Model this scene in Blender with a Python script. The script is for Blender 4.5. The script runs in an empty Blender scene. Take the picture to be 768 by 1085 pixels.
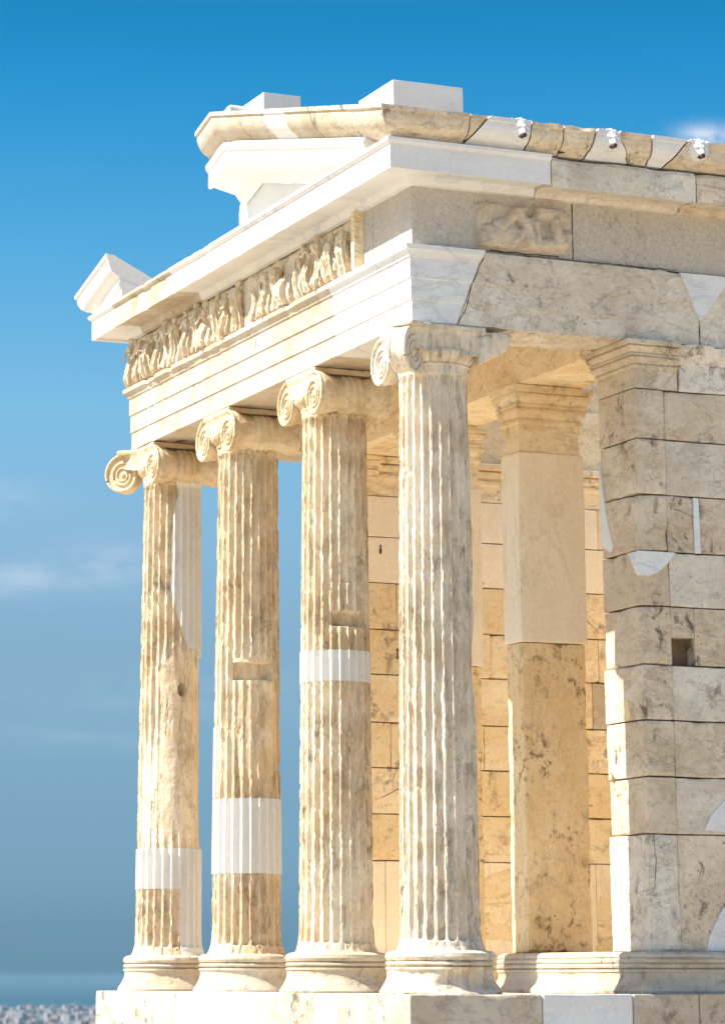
import bpy, bmesh, math, random
import numpy as np
from mathutils import Vector, Matrix
random.seed(7); rng = np.random.default_rng(11)
D2R = math.pi/180
scene = bpy.context.scene
COL = scene.collection

# ------------------------------------------------------------------ noise
def _hash(ix, iy, iz, seed):
    h = (ix*374761393 + iy*668265263 + iz*2147483647 + seed*1274126177) & 0xffffffff
    h = ((h ^ (h >> 13))*1274126177) & 0xffffffff
    h = h ^ (h >> 16)
    return (h & 0xffff)/65535.0*2-1
def vnoise(P, seed=0):
    P = np.asarray(P, float); i = np.floor(P).astype(np.int64); f = P-i
    f = f*f*(3-2*f); out = 0
    for a in (0, 1):
        for b in (0, 1):
            for c in (0, 1):
                w = (f[..., 0] if a else 1-f[..., 0])*(f[..., 1] if b else 1-f[..., 1])*(f[..., 2] if c else 1-f[..., 2])
                out = out + w*_hash(i[..., 0]+a, i[..., 1]+b, i[..., 2]+c, seed)
    return out
def fbm(P, scale=1.0, octv=3, seed=0):
    P = np.asarray(P, float)*scale; s = 0; a = 1; t = 0
    for o in range(octv):
        s = s+a*vnoise(P+17.3*o, seed+o*7); t += a; a *= .5; P = P*2.03
    return s/t
def smooth(a, b, x):
    t = np.clip((x-a)/(b-a), 0, 1); return t*t*(3-2*t)

# ------------------------------------------------------------------ materials
def stone(name, base, stain, vein=None, dark=(.06, .045, .03), stain_amt=.5, grime=.3, streak='z', bump=.35, rough=.8, fine=.06, grime_scale=9, cov=0.0, vein_amt=.35, seed=0.0, pit=.3, contrast=0):
    m = bpy.data.materials.new(name); m.use_nodes = True; nt = m.node_tree; N = nt.nodes; L = nt.links
    bs = N['Principled BSDF']; bs.inputs['Roughness'].default_value = rough
    bs.inputs['Specular IOR Level'].default_value = .25
    tc = N.new('ShaderNodeTexCoord')
    def mapped(sc, off=0.0):
        mp = N.new('ShaderNodeMapping'); mp.inputs['Scale'].default_value = sc
        mp.inputs['Location'].default_value = (seed+off, seed*.7+off, seed*1.3)
        L.new(tc.outputs['Object'], mp.inputs['Vector']); return mp.outputs[0]
    def noise(vec, scale, det=5, rgh=.55, dist=0.0):
        n = N.new('ShaderNodeTexNoise'); n.inputs['Scale'].default_value = scale; n.inputs['Detail'].default_value = det
        n.inputs['Roughness'].default_value = rgh; n.inputs['Distortion'].default_value = dist
        L.new(vec, n.inputs['Vector']); return n.outputs['Fac']
    def ramp(fac, a, b):
        r = N.new('ShaderNodeMapRange'); r.interpolation_type = 'SMOOTHSTEP'
        r.inputs['From Min'].default_value = a; r.inputs['From Max'].default_value = b
        L.new(fac, r.inputs['Value']); return r.outputs[0]
    def mix(fac, A, B):
        x = N.new('ShaderNodeMix'); x.data_type = 'RGBA'
        if isinstance(fac, float): x.inputs[0].default_value = fac
        else: L.new(fac, x.inputs[0])
        for s, v in ((6, A), (7, B)):
            if isinstance(v, tuple): x.inputs[s].default_value = (*v, 1)
            else: L.new(v, x.inputs[s])
        return x.outputs[2]
    def mul(a, b):
        x = N.new('ShaderNodeMath'); x.operation = 'MULTIPLY'
        L.new(a, x.inputs[0])
        if isinstance(b, float): x.inputs[1].default_value = b
        else: L.new(b, x.inputs[1])
        return x.outputs[0]
    sc = {'z': (1, 1, .22), 'h': (.45, .45, 1.1), 'n': (1, 1, 1)}[streak]
    big = noise(mapped((1, 1, 1)), 1.7, 4, .6, .6)
    st = noise(mapped(sc, 3.1), 7, 6, .62, .5)
    col = mix(mul(ramp(big, .35, .68), stain_amt), base, stain)
    col = mix(mul(ramp(st, .46, .72), stain_amt*.9), col, stain)
    if contrast:
        s2 = noise(mapped((1, 1, .13), 4.4), 26, 5, .6, .3); col = mix(mul(mul(ramp(s2, .50, .62), ramp(big, .25, .6)), .55), col, stain)  # brown wear streaks, also painted in to deepen the flute shade
    if vein:
        vn = noise(mapped({'z': (1.5, 1.5, .5), 'h': (.6, .6, 1.5), 'n': (1, 1, 1)}[streak], 9.0), 3.2, 6, .6, .7)
        vv = N.new('ShaderNodeMath'); vv.operation = 'SUBTRACT'; L.new(vn, vv.inputs[0]); vv.inputs[1].default_value = .5
        va = N.new('ShaderNodeMath'); va.operation = 'ABSOLUTE'; L.new(vv.outputs[0], va.inputs[0])
        iv = ramp(va.outputs[0], .035, .0)
        vmask = ramp(noise(mapped((1, 1, 1), 15.0), 1.3, 2, .5), .42, .62)
        col = mix(mul(mul(iv, vmask), vein_amt*.9), col, vein)
    # per-block tint
    at = N.new('ShaderNodeAttribute'); at.attribute_name = 'tint'
    tm = ramp(at.outputs['Fac'], 0.0, 1.0)
    col = mix(mul(tm, .55), col, stain)
    # fine mottling
    fn = noise(mapped((1, 1, 1), 5.0), 38, 6, .7)
    hs = N.new('ShaderNodeMapRange'); L.new(fn, hs.inputs['Value']); hs.inputs['From Min'].default_value = .25; hs.inputs['From Max'].default_value = .75
    hs.inputs['To Min'].default_value = 1-fine*2; hs.inputs['To Max'].default_value = 1+fine
    vm = N.new('ShaderNodeVectorMath'); vm.operation = 'SCALE'; L.new(col, vm.inputs[0]); L.new(hs.outputs[0], vm.inputs['Scale'])
    col = vm.outputs[0]
    if grime > 0:
        g1 = noise(mapped((1, 1, 1), 12.0), 2.1, 3, .5)
        g2 = noise(mapped((1, 1, .8), 2.0), grime_scale, 8, .72, .4)
        gm = mul(ramp(g1, .48-cov, .66-cov), ramp(g2, .53-cov*.2, .66-cov*.2))
        col = mix(mul(gm, grime), col, dark)
        g3 = noise(mapped((1, 1, 1), 21.0), 46, 3, .5)
        col = mix(mul(mul(ramp(g3, .66-cov*.3, .76-cov*.3), ramp(g1, .4-cov, .6-cov)), grime*.9), col, dark)
    L.new(col, bs.inputs['Base Color'])
    b1 = N.new('ShaderNodeBump'); b1.inputs['Strength'].default_value = bump; b1.inputs['Distance'].default_value = .012
    bn = noise(mapped((1, 1, 1), 1.0), 28, 8, .68)
    L.new(bn, b1.inputs['Height'])
    b2 = N.new('ShaderNodeBump'); b2.inputs['Strength'].default_value = pit; b2.inputs['Distance'].default_value = .02
    pn = noise(mapped(sc if streak == 'z' else (.8, .8, 1.1), 7.0), 16, 5, .6)
    L.new(ramp(pn, .34, .44), b2.inputs['Height']); L.new(b1.outputs[0], b2.inputs['Normal'])
    L.new(b2.outputs[0], bs.inputs['Normal'])
    return m
M = {}
M['col0'] = stone('weathered marble, pale', (.78, .69, .55), (.50, .36, .21), vein=(.30, .22, .14), stain_amt=.5, grime=.5, cov=.04, streak='z', bump=.8, pit=.7, vein_amt=.3, fine=.1, contrast=1)
M['col'] = stone('weathered marble, sandy', (.82, .71, .53), (.52, .35, .18), vein=(.34, .22, .12), stain_amt=.58, grime=.5, cov=.05, streak='z', bump=.8, pit=.7, vein_amt=.3, seed=3, fine=.1, contrast=1)
M['cap'] = stone('weathered capital marble', (.76, .63, .43), (.46, .30, .14), stain_amt=.5, grime=.4, streak='n', bump=.6, pit=.5, seed=4, fine=.08)
M['new'] = stone('new white marble', (.74, .72, .68), (.66, .63, .57), vein=(.55, .54, .53), stain_amt=.4, grime=.05, streak='n', bump=.18, pit=.1, fine=.04, vein_amt=.35, seed=5)
M['newgrey'] = stone('new veined marble', (.72, .71, .69), (.62, .60, .57), vein=(.42, .43, .45), stain_amt=.5, grime=.12, streak='h', bump=.2, pit=.1, fine=.05, vein_amt=.5, seed=6)
M['cream'] = stone('marble, cream', (.58, .52, .42), (.44, .32, .19), vein=(.36, .28, .19), stain_amt=.6, grime=.35, cov=.03, streak='h', bump=.45, pit=.4, vein_amt=.45, seed=8)
M['northgrey'] = stone('weathered grey marble', (.74, .67, .56), (.54, .45, .33), vein=(.32, .27, .21), stain_amt=.7, grime=.75, cov=.03, streak='h', bump=.6, pit=.5, vein_amt=.45, seed=9, fine=.1)
M['northwarm'] = stone('weathered buff marble', (.74, .63, .48), (.52, .40, .26), vein=(.30, .23, .16), stain_amt=.7, grime=.85, cov=.06, streak='h', bump=.65, pit=.5, vein_amt=.5, seed=13, fine=.1)
M['honey'] = stone('honey patina marble', (.92, .80, .57), (.78, .58, .32), vein=(.44, .30, .16), stain_amt=.7, grime=.6, cov=.03, streak='h', bump=.5, pit=.5, vein_amt=.5, seed=17, fine=.08)
M['orange'] = stone('orange patina marble', (.88, .70, .43), (.74, .52, .25), vein=(.34, .22, .11), stain_amt=.6, grime=.85, streak='z', bump=.5, pit=.5, seed=19, vein_amt=.2, dark=(.17, .10, .055), grime_scale=15, cov=.1, fine=.08)
M['cast'] = stone('cast stone', (.56, .50, .42), (.47, .41, .34), stain_amt=.5, grime=.35, cov=.04, streak='z', bump=.85, pit=.2, fine=.16, seed=23)
M['castpale'] = stone('pale new pillar stone', (.92, .83, .67), (.84, .72, .53), vein=(.60, .50, .38), stain_amt=.55, grime=.12, streak='z', bump=.25, pit=.15, fine=.06, vein_amt=.4, seed=25)
M['relief'] = stone('relief marble', (.78, .68, .52), (.58, .43, .25), vein=(.4, .28, .16), stain_amt=.6, grime=.5, cov=.03, streak='z', bump=.7, pit=.6, seed=29, grime_scale=14, vein_amt=.2, fine=.1)
M['step'] = stone('stylobate marble', (.56, .50, .41), (.42, .32, .21), vein=(.3, .24, .17), stain_amt=.7, grime=.8, cov=.08, streak='h', bump=.6, pit=.5, vein_amt=.4, seed=31)
M['basec'] = stone('column base marble', (.60, .53, .42), (.44, .33, .20), vein=(.3, .24, .17), stain_amt=.6, grime=.5, cov=.04, streak='h', bump=.5, pit=.5, vein_amt=.3, seed=32)
M['socket'] = stone('shaded socket stone', (.22, .15, .09), (.12, .08, .05), stain_amt=.6, grime=.4, streak='n', bump=.6, seed=43)  # dark brown base paints in the shade inside the beam hole
M['floor'] = stone('swept marble floor', (.80, .72, .58), (.74, .62, .44), stain_amt=.4, grime=.1, streak='n', bump=.3, seed=41)
M['crack'] = stone('crack dirt and painted shade', (.07, .05, .035), (.10, .07, .045), stain_amt=.5, grime=0, bump=.3, seed=3)  # dirt in cracks and joints, also painted shade in gaps and holes
M['ground'] = stone('bare limestone ground', (.50, .43, .33), (.40, .33, .24), stain_amt=.6, grime=.2, streak='n', bump=.5, seed=37)

# ------------------------------------------------------------------ mesh helpers
def link(name, V, F, mat, parent=None, smoothf=True, tint=None, label=None, sharp=35, fmats=None):
    me = bpy.data.meshes.new(name)
    me.from_pydata([tuple(map(float, v)) for v in V], [], [tuple(map(int, f)) for f in F]); me.update()
    mats = mat if isinstance(mat, (list, tuple)) else [mat]
    for mm in mats: me.materials.append(mm)
    if fmats is not None: me.polygons.foreach_set('material_index', np.asarray(fmats, dtype=np.int32))
    if smoothf:
        me.polygons.foreach_set('use_smooth', [True]*len(me.polygons))
        me.set_sharp_from_angle(angle=sharp*D2R)
    if tint is not None:
        a = me.attributes.new('tint', 'FLOAT', 'POINT'); a.data.foreach_set('value', np.asarray(tint, dtype=np.float32))
    o = bpy.data.objects.new(name, me); COL.objects.link(o)
    if parent: o.parent = parent
    if label: o['label'] = label
    return o
class Geo:
    def __init__(s): s.V = []; s.F = []; s.T = []; s.M = []; s.n = 0
    def add(s, V, F, tint=0.0, mi=0):
        V = np.asarray(V, float)
        s.V.append(V); s.F += [tuple(int(i)+s.n for i in f) for f in F]; s.T.append(np.full(len(V), tint)); s.M += [mi]*len(F); s.n += len(V)
    def link(s, name, mat, parent=None, **k):
        return link(name, np.concatenate(s.V), s.F, mat, parent, tint=np.concatenate(s.T), fmats=s.M, **k)
def grid_faces(nu, nv, closeu=False, flip=False):
    F = []
    for i in range(nu if closeu else nu-1):
        for j in range(nv-1):
            a = i*nv+j; b = ((i+1) % nu)*nv+j
            q = (a, b, b+1, a+1)
            F.append(q[::-1] if flip else q)
    return F
def ticks(a, b, step, edge=(.005, .018)):
    n = max(1, int(round((b-a-2*edge[-1])/step)))
    if b-a < 3*edge[-1]: return np.linspace(a, b, 5)
    core = np.linspace(a+edge[-1], b-edge[-1], n+1)
    return np.concatenate([[a], [a+e for e in edge[:-1]], core, [b-e for e in edge[:-1]][::-1], [b]])
def block(lo, hi, step=.05, r=.003, chip=.02, wob=.0015, seed=0, thr=.15):
    """a worked stone: rounded box whose arrises are chipped by noise"""
    lo = np.array(lo, float); hi = np.array(hi, float)
    t = [ticks(lo[k], hi[k], step) for k in range(3)]
    vid = {}; V = []; F = []
    def vert(i, j, k):
        key = (i, j, k)
        if key not in vid: vid[key] = len(V); V.append((t[0][i], t[1][j], t[2][k]))
        return vid[key]
    n = [len(x) for x in t]
    for ax in range(3):
        u, w = (ax+1) % 3, (ax+2) % 3
        for side in (0, n[ax]-1):
            for i in range(n[u]-1):
                for j in range(n[w]-1):
                    q = []
                    for (a, b) in ((i, j), (i+1, j), (i+1, j+1), (i, j+1)):
                        idx = [0, 0, 0]; idx[ax] = side; idx[u] = a; idx[w] = b; q.append(vert(*idx))
                    F.append(tuple(q) if side else tuple(q[::-1]))
    V = np.array(V)
    nz = fbm(V, 9, 4, seed)
    nb = fbm(V, 2.3, 2, seed+50)
    rr = r+chip*np.clip((nz+.5*nb-thr)*1.6, 0, 1.3)
    rr = np.minimum(rr, .45*np.min(hi-lo))[:, None]
    q = np.clip(V, lo+rr, hi-rr)
    d = V-q; l = np.linalg.norm(d, axis=1, keepdims=True); l[l == 0] = 1
    # only edges get rounded: rescale so a face point keeps its plane
    P = q+d/l*np.minimum(rr, l)
    P = P + (fbm(V, 4, 3, seed+9)*wob)[:, None]*np.sign(V-(lo+hi)/2)
    return P, F
def run(profile, stations, closed=True, chip=.012, wob=.0015, seed=0, capends=True, thr=.2):
    """sweep a closed (out,z) profile past stations (function out,z -> xyz)"""
    n = len(profile); V = []
    for st in stations:
        for (o, z) in profile: V.append(st(o, z))
    V = np.array(V, float); ns = len(stations)
    F = []
    for i in range(ns-1):
        for j in range(n):
            a = i*n+j; b = i*n+(j+1) % n; F.append((a, a+n, b+n, b))
    if capends:
        F.append(tuple(range(n))); F.append(tuple(range((ns-1)*n, ns*n))[::-1])
    return V, F
def dens(profile, step=.03):
    """densify a closed profile"""
    out = []
    n = len(profile)
    for i in range(n):
        a = np.array(profile[i]); b = np.array(profile[(i+1) % n]); l = np.linalg.norm(b-a); k = max(1, int(l/step))
        for q in range(k): out.append(tuple(a+(b-a)*q/k))
    return out
def weather(V, center_fn, amp, seed, thr=.12, wob=.0012, scale=10):
    """push chips into the stone towards center_fn"""
    n1 = fbm(V, scale, 4, seed); n2 = fbm(V, 2.5, 2, seed+31)
    c = np.clip((n1+.6*n2-thr)*2, 0, 1)*amp+fbm(V, 5, 2, seed+3)*wob
    d = center_fn(V)-V; l = np.linalg.norm(d, axis=1, keepdims=True); l[l == 0] = 1
    return V+d/l*c[:, None]
def ribbon(pts, w, normal, lift=.0015):
    """thin ragged dark strip on a surface, for dirty cracks and a painted shadow line"""
    pts = [np.array(p, float) for p in pts]; nrm = np.array(normal, float)
    P = [pts[0]]
    for a, b in zip(pts, pts[1:]):
        k = max(1, int(np.linalg.norm(b-a)/.02))
        for q in range(1, k+1): P.append(a+(b-a)*q/k)
    P = np.array(P); V = []
    for i, p in enumerate(P):
        t = P[min(i+1, len(P)-1)]-P[max(i-1, 0)]; t /= np.linalg.norm(t)+1e-9
        s = np.cross(nrm, t); ww = w*(.55+.9*abs(float(vnoise(p*40, 3))))
        off = s*float(vnoise(p*22, 8))*.004
        V += [p+off+s*ww/2+nrm*lift, p+off-s*ww/2+nrm*lift]
    F = [(2*i, 2*i+1, 2*i+3, 2*i+2) for i in range(len(P)-1)]
    return np.array(V), F

# ------------------------------------------------------------------ the temple
XE, YN, YS, XW = .25, .23, -4.88, -5.6        # outer faces of the architrave
CY = (YN+YS)/2
temple = bpy.data.objects.new('temple', None); COL.objects.link(temple)
temple['label'] = 'white and honey marble temple with four fluted front columns and a broken gable'
temple['category'] = 'temple'

# ---------------- columns
CX = [0, 0, 0, 0]; CYs = [0, -1.549, -3.098, -4.647]
LEAN = [0, 0, 0, 0]; HC = 4.003; DZ = -.027
ZT = 3.745                                       # top of the shaft
NFL = 24
UPAT = np.array([-1, -.90, -.845, -.80, -.6, -.3, 0, .3, .6, .80, .845, .90])
TH = np.concatenate([(k+.5*(UPAT+1))/NFL*2*math.pi for k in range(NFL)])
UU = np.tile(UPAT, NFL)
def R0(z):
    t = np.clip((z-.24)/(ZT-.24), 0, 1)
    r = .243-.028*t**1.25
    r = r+.030*np.exp(-np.clip(z-.25, 0, 9)/.04)
    r = r+.010*np.exp(-np.clip(ZT-z, 0, 9)/.03)
    return r
def crisp(u, z):
    R = R0(z); hw = .845
    s = np.minimum(z-.300, ZT-.045-z)           # distance from the flute ends
    rad = .026
    lim = np.where(s < 0, 0, np.where(s < rad, np.sqrt(np.clip(1-(1-s/rad)**2, 0, 1)), 1))
    x = np.abs(u)/(hw*np.maximum(lim, 1e-4))
    dep = np.where(x < 1, np.sqrt(np.clip(1-x*x, 0, 1)), 0)*.030*lim
    return R-dep
def old(th, u, z, k):
    R = R0(z); P = np.stack([np.cos(th)*.24+k*7, np.sin(th)*.24, z], -1)
    fl = crisp(u, z)
    wear = np.clip(fbm(P*[1, 1, .42], 44, 4, 5+k)*1.9+.14, 0, 1)*[.010, .012, .012, .012][k]
    ridge = np.clip((fl-(R-.018))/.018, 0, 1)
    big = np.clip((fbm(P*[1, 1, .35], 8, 4, 40+k)-.26)*2.6, 0, 1)*[.011, .015, .015, .015][k]
    r = fl-ridge*(wear+big)-.0015*(1+fbm(P, 40, 3, 77))
    deg = (np.degrees(th)+180) % 360-180         # azimuth, east = 0, north = 90
    m = np.zeros_like(r)
    def zone(a0, a1, z0, z1, sa=10, sz=.06):
        jag = fbm(P, 9, 3, 91+k)*sa*.8
        return smooth(a0-sa, a0+sa, deg+jag)*(1-smooth(a1-sa, a1+sa, deg+jag))*smooth(z0-sz, z0+sz, z+jag*.005)*(1-smooth(z1-sz, z1+sz, z+jag*.005))
    flat = R-.020+fbm(P*[1, 1, .6], 12, 4, 60+k)*.007
    hole = 0*r
    if k == 3:
        m = np.maximum(m, zone(44, 230, 1.02, 2.45, 14, .12)); m = np.maximum(m, .85*zone(5, 60, 1.02, 1.75, 14, .2))
        d2 = ((deg-95)/9.5)**2+((z-2.16)/.048)**2
        hole = .09*(1-smooth(.6, 1.15, d2))
    if k == 2:
        m = np.maximum(m, .8*zone(45, 150, 1.45, 2.12, 12, .05)); m = np.maximum(m, .35*zone(70, 130, 2.2, 3.0, 10, .2))
        hole = .07*(smooth(38, 41, deg)*(1-smooth(124, 127, deg)))*(smooth(2.095, 2.10, z)*(1-smooth(2.205, 2.22, z)))
        m = np.maximum(m, zone(42, 124, 2.1, 2.27, 3, .02))
    if k == 1:
        sl = smooth(2.305, 2.32, z)*(1-smooth(2.62, 2.8, z))
        hole = .017*smooth(56, 60, deg)*(1-smooth(96, 104, deg))*sl
        hole = hole+.05*smooth(58, 61, deg)*(1-smooth(124, 127, deg))*(smooth(2.305, 2.31, z)*(1-smooth(2.37, 2.41, z)))
        m = np.maximum(m, zone(60, 120, 2.3, 2.4, 3, .02))
    if k == 0:
        m = np.maximum(m, .9*zone(134, 200, 1.75, 2.1, 10, .1)); m = np.maximum(m, .7*zone(120, 160, 3.3, 3.7, 12, .1))
    r = r*(1-m)+np.minimum(flat, r+.018)*m-hole
    # ragged foot of the shaft
    return r
def col_point(k, r, th, z):
    ly = LEAN[k]*(z/HC)
    return np.stack([CX[k]+r*np.cos(th), CYs[k]+ly+r*np.sin(th), z], -1)
def make_shaft(k):
    zs = np.unique(np.concatenate([np.arange(.25, ZT+.001, .010), [.27, .302, .307, .312, .32, ZT-.047, ZT-.052, ZT-.06, ZT]]))
    if k == 2: zs = np.unique(np.concatenate([zs, [2.094, 2.098, 2.102, 2.2, 2.205, 2.21, 2.215, 2.22]]))
    if k == 1: zs = np.unique(np.concatenate([zs, [2.303, 2.307, 2.311, 2.315, 2.32]]))
    T, Z = np.meshgrid(TH, zs, indexing='ij'); U = np.repeat(UU[:, None], len(zs), 1)
    V = col_point(k, old(T, U, Z, k), T, Z).reshape(-1, 3)
    F = grid_faces(len(TH), len(zs), True)
    nz = len(zs)
    F.append(tuple(i*nz+nz-1 for i in range(len(TH)))); F.append(tuple(i*nz for i in range(len(TH)))[::-1])
    return link('column', V, F, M['col0'] if k == 0 else M['col'], temple, sharp=50)
def make_band(k, parent, z0f, z1f, d0f, d1f, name='marble_band', label=None, res=.012, lift=.0035):
    """new marble set into the shaft: border curves given as angle->z / z->angle tables"""
    if callable(d0f):
        zs = np.arange(z0f, z1f+1e-6, res); cols = []
        nth = 120
        V = []; 
        for z in zs:
            a, b = d0f(z), d1f
            th = np.radians(np.linspace(a, b, nth)); V.append((th, np.full(nth, z)))
        T = np.array([v[0] for v in V]).T; Z = np.array([v[1] for v in V]).T
    else:
        nth = int((d1f-d0f)/360*288)+1
        th = np.radians(np.linspace(d0f, d1f, nth*2)); zs = np.arange(z0f, z1f+1e-6, res); zs[-1] = z1f
        T, Z = np.meshgrid(th, zs, indexing='ij')
    t = (T/(2*math.pi)*NFL) % 1.0; U = t*2-1
    r = crisp(U, Z)+lift
    nu, nv = T.shape
    outer = col_point(k, r, T, Z); inner = col_point(k, r-.03, T, Z)
    G = Geo(); full = (not callable(d0f)) and d1f-d0f >= 359.9
    G.add(outer.reshape(-1, 3), grid_faces(nu, nv))
    def strip(A, B):
        Vv = np.concatenate([A, B]); n = len(A)
        G.add(Vv, [(i, i+1, n+i+1, n+i) for i in range(n-1)])
    strip(outer[:, 0], inner[:, 0]); strip(inner[:, -1], outer[:, -1])
    if not full: strip(inner[0], outer[0]); strip(outer[-1], inner[-1])
    return G.link(name, M['new'], parent, sharp=50, label=label)

def lathe(prof, cx, cy, n=96, seed=0, amp=.0, lean=0.0):
    """prof: list of (r,z), bottom to top, capped"""
    pr = []
    for a, b in zip(prof, prof[1:]):
        k = max(1, int(math.dist(a, b)/.012))
        for q in range(k): pr.append((a[0]+(b[0]-a[0])*q/k, a[1]+(b[1]-a[1])*q/k))
    pr.append(prof[-1]); pr = np.array(pr); th = np.linspace(0, 2*math.pi, n, endpoint=False)
    T, I = np.meshgrid(th, np.arange(len(pr)), indexing='ij')
    r = pr[I, 0]; z = pr[I, 1]
    P = np.stack([cx+r*np.cos(T), cy+r*np.sin(T), z], -1)
    if amp:
        c = np.clip((fbm(P, 8, 4, seed)-.1)*2, 0, 1)*amp+(1+fbm(P, 20, 3, seed+4))*.0015
        P[..., 0] -= c*np.cos(T); P[..., 1] -= c*np.sin(T)
    m = len(pr); F = grid_faces(n, m, True)
    F.append(tuple(i*m+m-1 for i in range(n))); F.append(tuple(i*m for i in range(n))[::-1])
    return P.reshape(-1, 3), F
BASEP = [(.30, .0), (.362, .0), (.366, .012), (.357, .03), (.340, .055), (.325, .085), (.317, .115), (.319, .138), (.327, .143), (.327, .154), (.311, .157), (.308, .162),
         (.322, .165), (.328, .175), (.322, .185), (.309, .188), (.309, .193), (.322, .196), (.331, .214), (.325, .234), (.305, .246), (.28, .2495), (.2, .2505)]
def make_base(k, parent):
    V, F = lathe(BASEP, 0, CYs[k], 120, 20+k*3, [.022, .010, .012, .012][k])
    if k == 0:                                   # big flake off the near foot
        th = np.degrees(np.arctan2(V[:, 1], V[:, 0])); w = smooth(48, 70, th)*(1-smooth(118, 140, th))*smooth(.0, .03, V[:, 2]+.0)*(1-smooth(.07, .125, V[:, 2]-.03*np.sin(th*.09)))
        s = 1-.09*w; V[:, 0] *= s; V[:, 1] *= s
    return link('column_base', V, F, M['col0'] if k == 0 else M['basec'], parent, sharp=40)

# ---------------- capitals
def tube(path, rad, n=6, rads=None):
    P = np.array(path, float); V = []
    up = np.array([0, 0, 1.0])
    for i, p in enumerate(P):
        t = P[min(i+1, len(P)-1)]-P[max(i-1, 0)]; t /= np.linalg.norm(t)+1e-9
        a = np.cross(t, up) if abs(t[2]) < .9 else np.cross(t, [1, 0, 0]); a /= np.linalg.norm(a); b = np.cross(t, a)
        r = rads[i] if rads is not None else rad
        for q in range(n):
            an = 2*math.pi*q/n; V.append(p+(a*math.cos(an)+b*math.sin(an))*r)
    F = []
    for i in range(len(P)-1):
        for q in range(n): F.append((i*n+q, i*n+(q+1) % n, (i+1)*n+(q+1) % n, (i+1)*n+q))
    F.append(tuple(range(n))[::-1]); F.append(tuple(range((len(P)-1)*n, len(P)*n)))
    return np.array(V), F
def spiral_r(phi): return .163*math.exp(-.075*phi)     # phi from the top, winding
def volute_face(G, c, nrm, lat, flip, mi=0):
    """raised spiral on a disc: c centre, nrm outward normal, lat = in-plane direction pointing OUT of the capital"""
    c = np.array(c, float); nrm = np.array(nrm, float); lat = np.array(lat, float); up = np.array([0, 0, 1.0])
    path = []; rads = []
    for i in range(150):
        phi = i/149*2*math.pi*2.9
        r = spiral_r(phi)-.006
        path.append(c+r*(math.sin(phi)*lat+math.cos(phi)*up)+nrm*.004); rads.append(.0105*math.exp(-.075*phi)+.002)
    G.add(*tube(path, 0, 8, rads), mi=mi)
    # eye
    th = np.linspace(0, 2*math.pi, 16, endpoint=False); V = [c+nrm*.016]
    for rr, h in ((.010, .013), (.017, .006), (.018, -.004)):
        for t in th: V.append(c+nrm*h+rr*(math.cos(t)*lat+math.sin(t)*up))
    F = [(0, 1+i, 1+(i+1) % 16) for i in range(16)]
    for k in range(2):
        for i in range(16): F.append((1+16*k+i, 1+16*(k+1)+i, 1+16*(k+1)+(i+1) % 16, 1+16*k+(i+1) % 16))
    G.add(V, F, mi=mi)
def disc_lathe(G, c, axis, lat, prof, seed=0, amp=.004, spiralish=True, n=64):
    """body of revolution about 'axis' through c; prof = list (dist along axis, radius)"""
    c = np.array(c, float); axis = np.array(axis, float); lat = np.array(lat, float); up = np.array([0, 0, 1.0])
    pr = []
    for a, b in zip(prof, prof[1:]):
        k = max(1, int(math.dist(a, b)/.015))
        for q in range(k): pr.append((a[0]+(b[0]-a[0])*q/k, a[1]+(b[1]-a[1])*q/k))
    pr.append(prof[-1]); V = []
    for i in range(n):
        phi = 2*math.pi*i/n
        s = math.exp(-.075*phi)/.84 if spiralish else 1
        for (d, r) in pr:
            V.append(c+axis*d+r*s*(math.sin(phi)*lat+math.cos(phi)*up))
    V = np.array(V); m = len(pr)
    ax = c+np.outer((V-c)@axis, axis); dd = V-ax; l = np.linalg.norm(dd, axis=1, keepdims=True); l[l == 0] = 1
    ch = np.clip((fbm(V, 14, 3, seed)-.15)*2, 0, 1)*amp
    V = V-dd/l*ch[:, None]
    F = grid_faces(n, m, True)+[tuple(i*m+m-1 for i in range(n)), tuple(i*m for i in range(n))[::-1]]
    G.add(V, F)
ZV = 3.813                                       # height of the volute eyes
def sheet(G, plan, ztop, zbot_fn, thick, seed=0, groove=True):
    """the canalis: a curved band following 'plan' (x,y list); zbot_fn(t) sags; with raised borders"""
    P = np.array(plan, float)
    seg = np.concatenate([[0], np.cumsum(np.linalg.norm(np.diff(P, axis=0), axis=1))]); tt = np.linspace(0, seg[-1], 60)
    X = np.interp(tt, seg, P[:, 0]); Y = np.interp(tt, seg, P[:, 1])
    T = np.stack([np.gradient(X), np.gradient(Y)], 1); T /= np.linalg.norm(T, axis=1, keepdims=True)
    Nn = np.stack([T[:, 1], -T[:, 0]], 1)
    nv = 14; V = []
    for i in range(60):
        zb = zbot_fn(i/59); 
        for j in range(nv):
            v = j/(nv-1); z = zb+(ztop-zb)*v
            d = 0.0
            if groove: d = .012*math.exp(-((v-.0)/.09)**2)+.010*math.exp(-((v-1)/.09)**2)-.004
            V.append((X[i]+Nn[i, 0]*d, Y[i]+Nn[i, 1]*d, z))
        V.append((X[i]-Nn[i, 0]*thick, Y[i]-Nn[i, 1]*thick, ztop)); V.append((X[i]-Nn[i, 0]*thick, Y[i]-Nn[i, 1]*thick, zb))
    m = nv+2; F = []
    for i in range(59):
        for j in range(m): F.append((i*m+j, (i+1)*m+j, (i+1)*m+(j+1) % m, i*m+(j+1) % m))
    F += [tuple(range(m)), tuple(range(59*m, 60*m))[::-1]]
    V = np.array(V); V += (fbm(V, 14, 3, seed)*.0025)[:, None]
    G.add(V, F)
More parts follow.
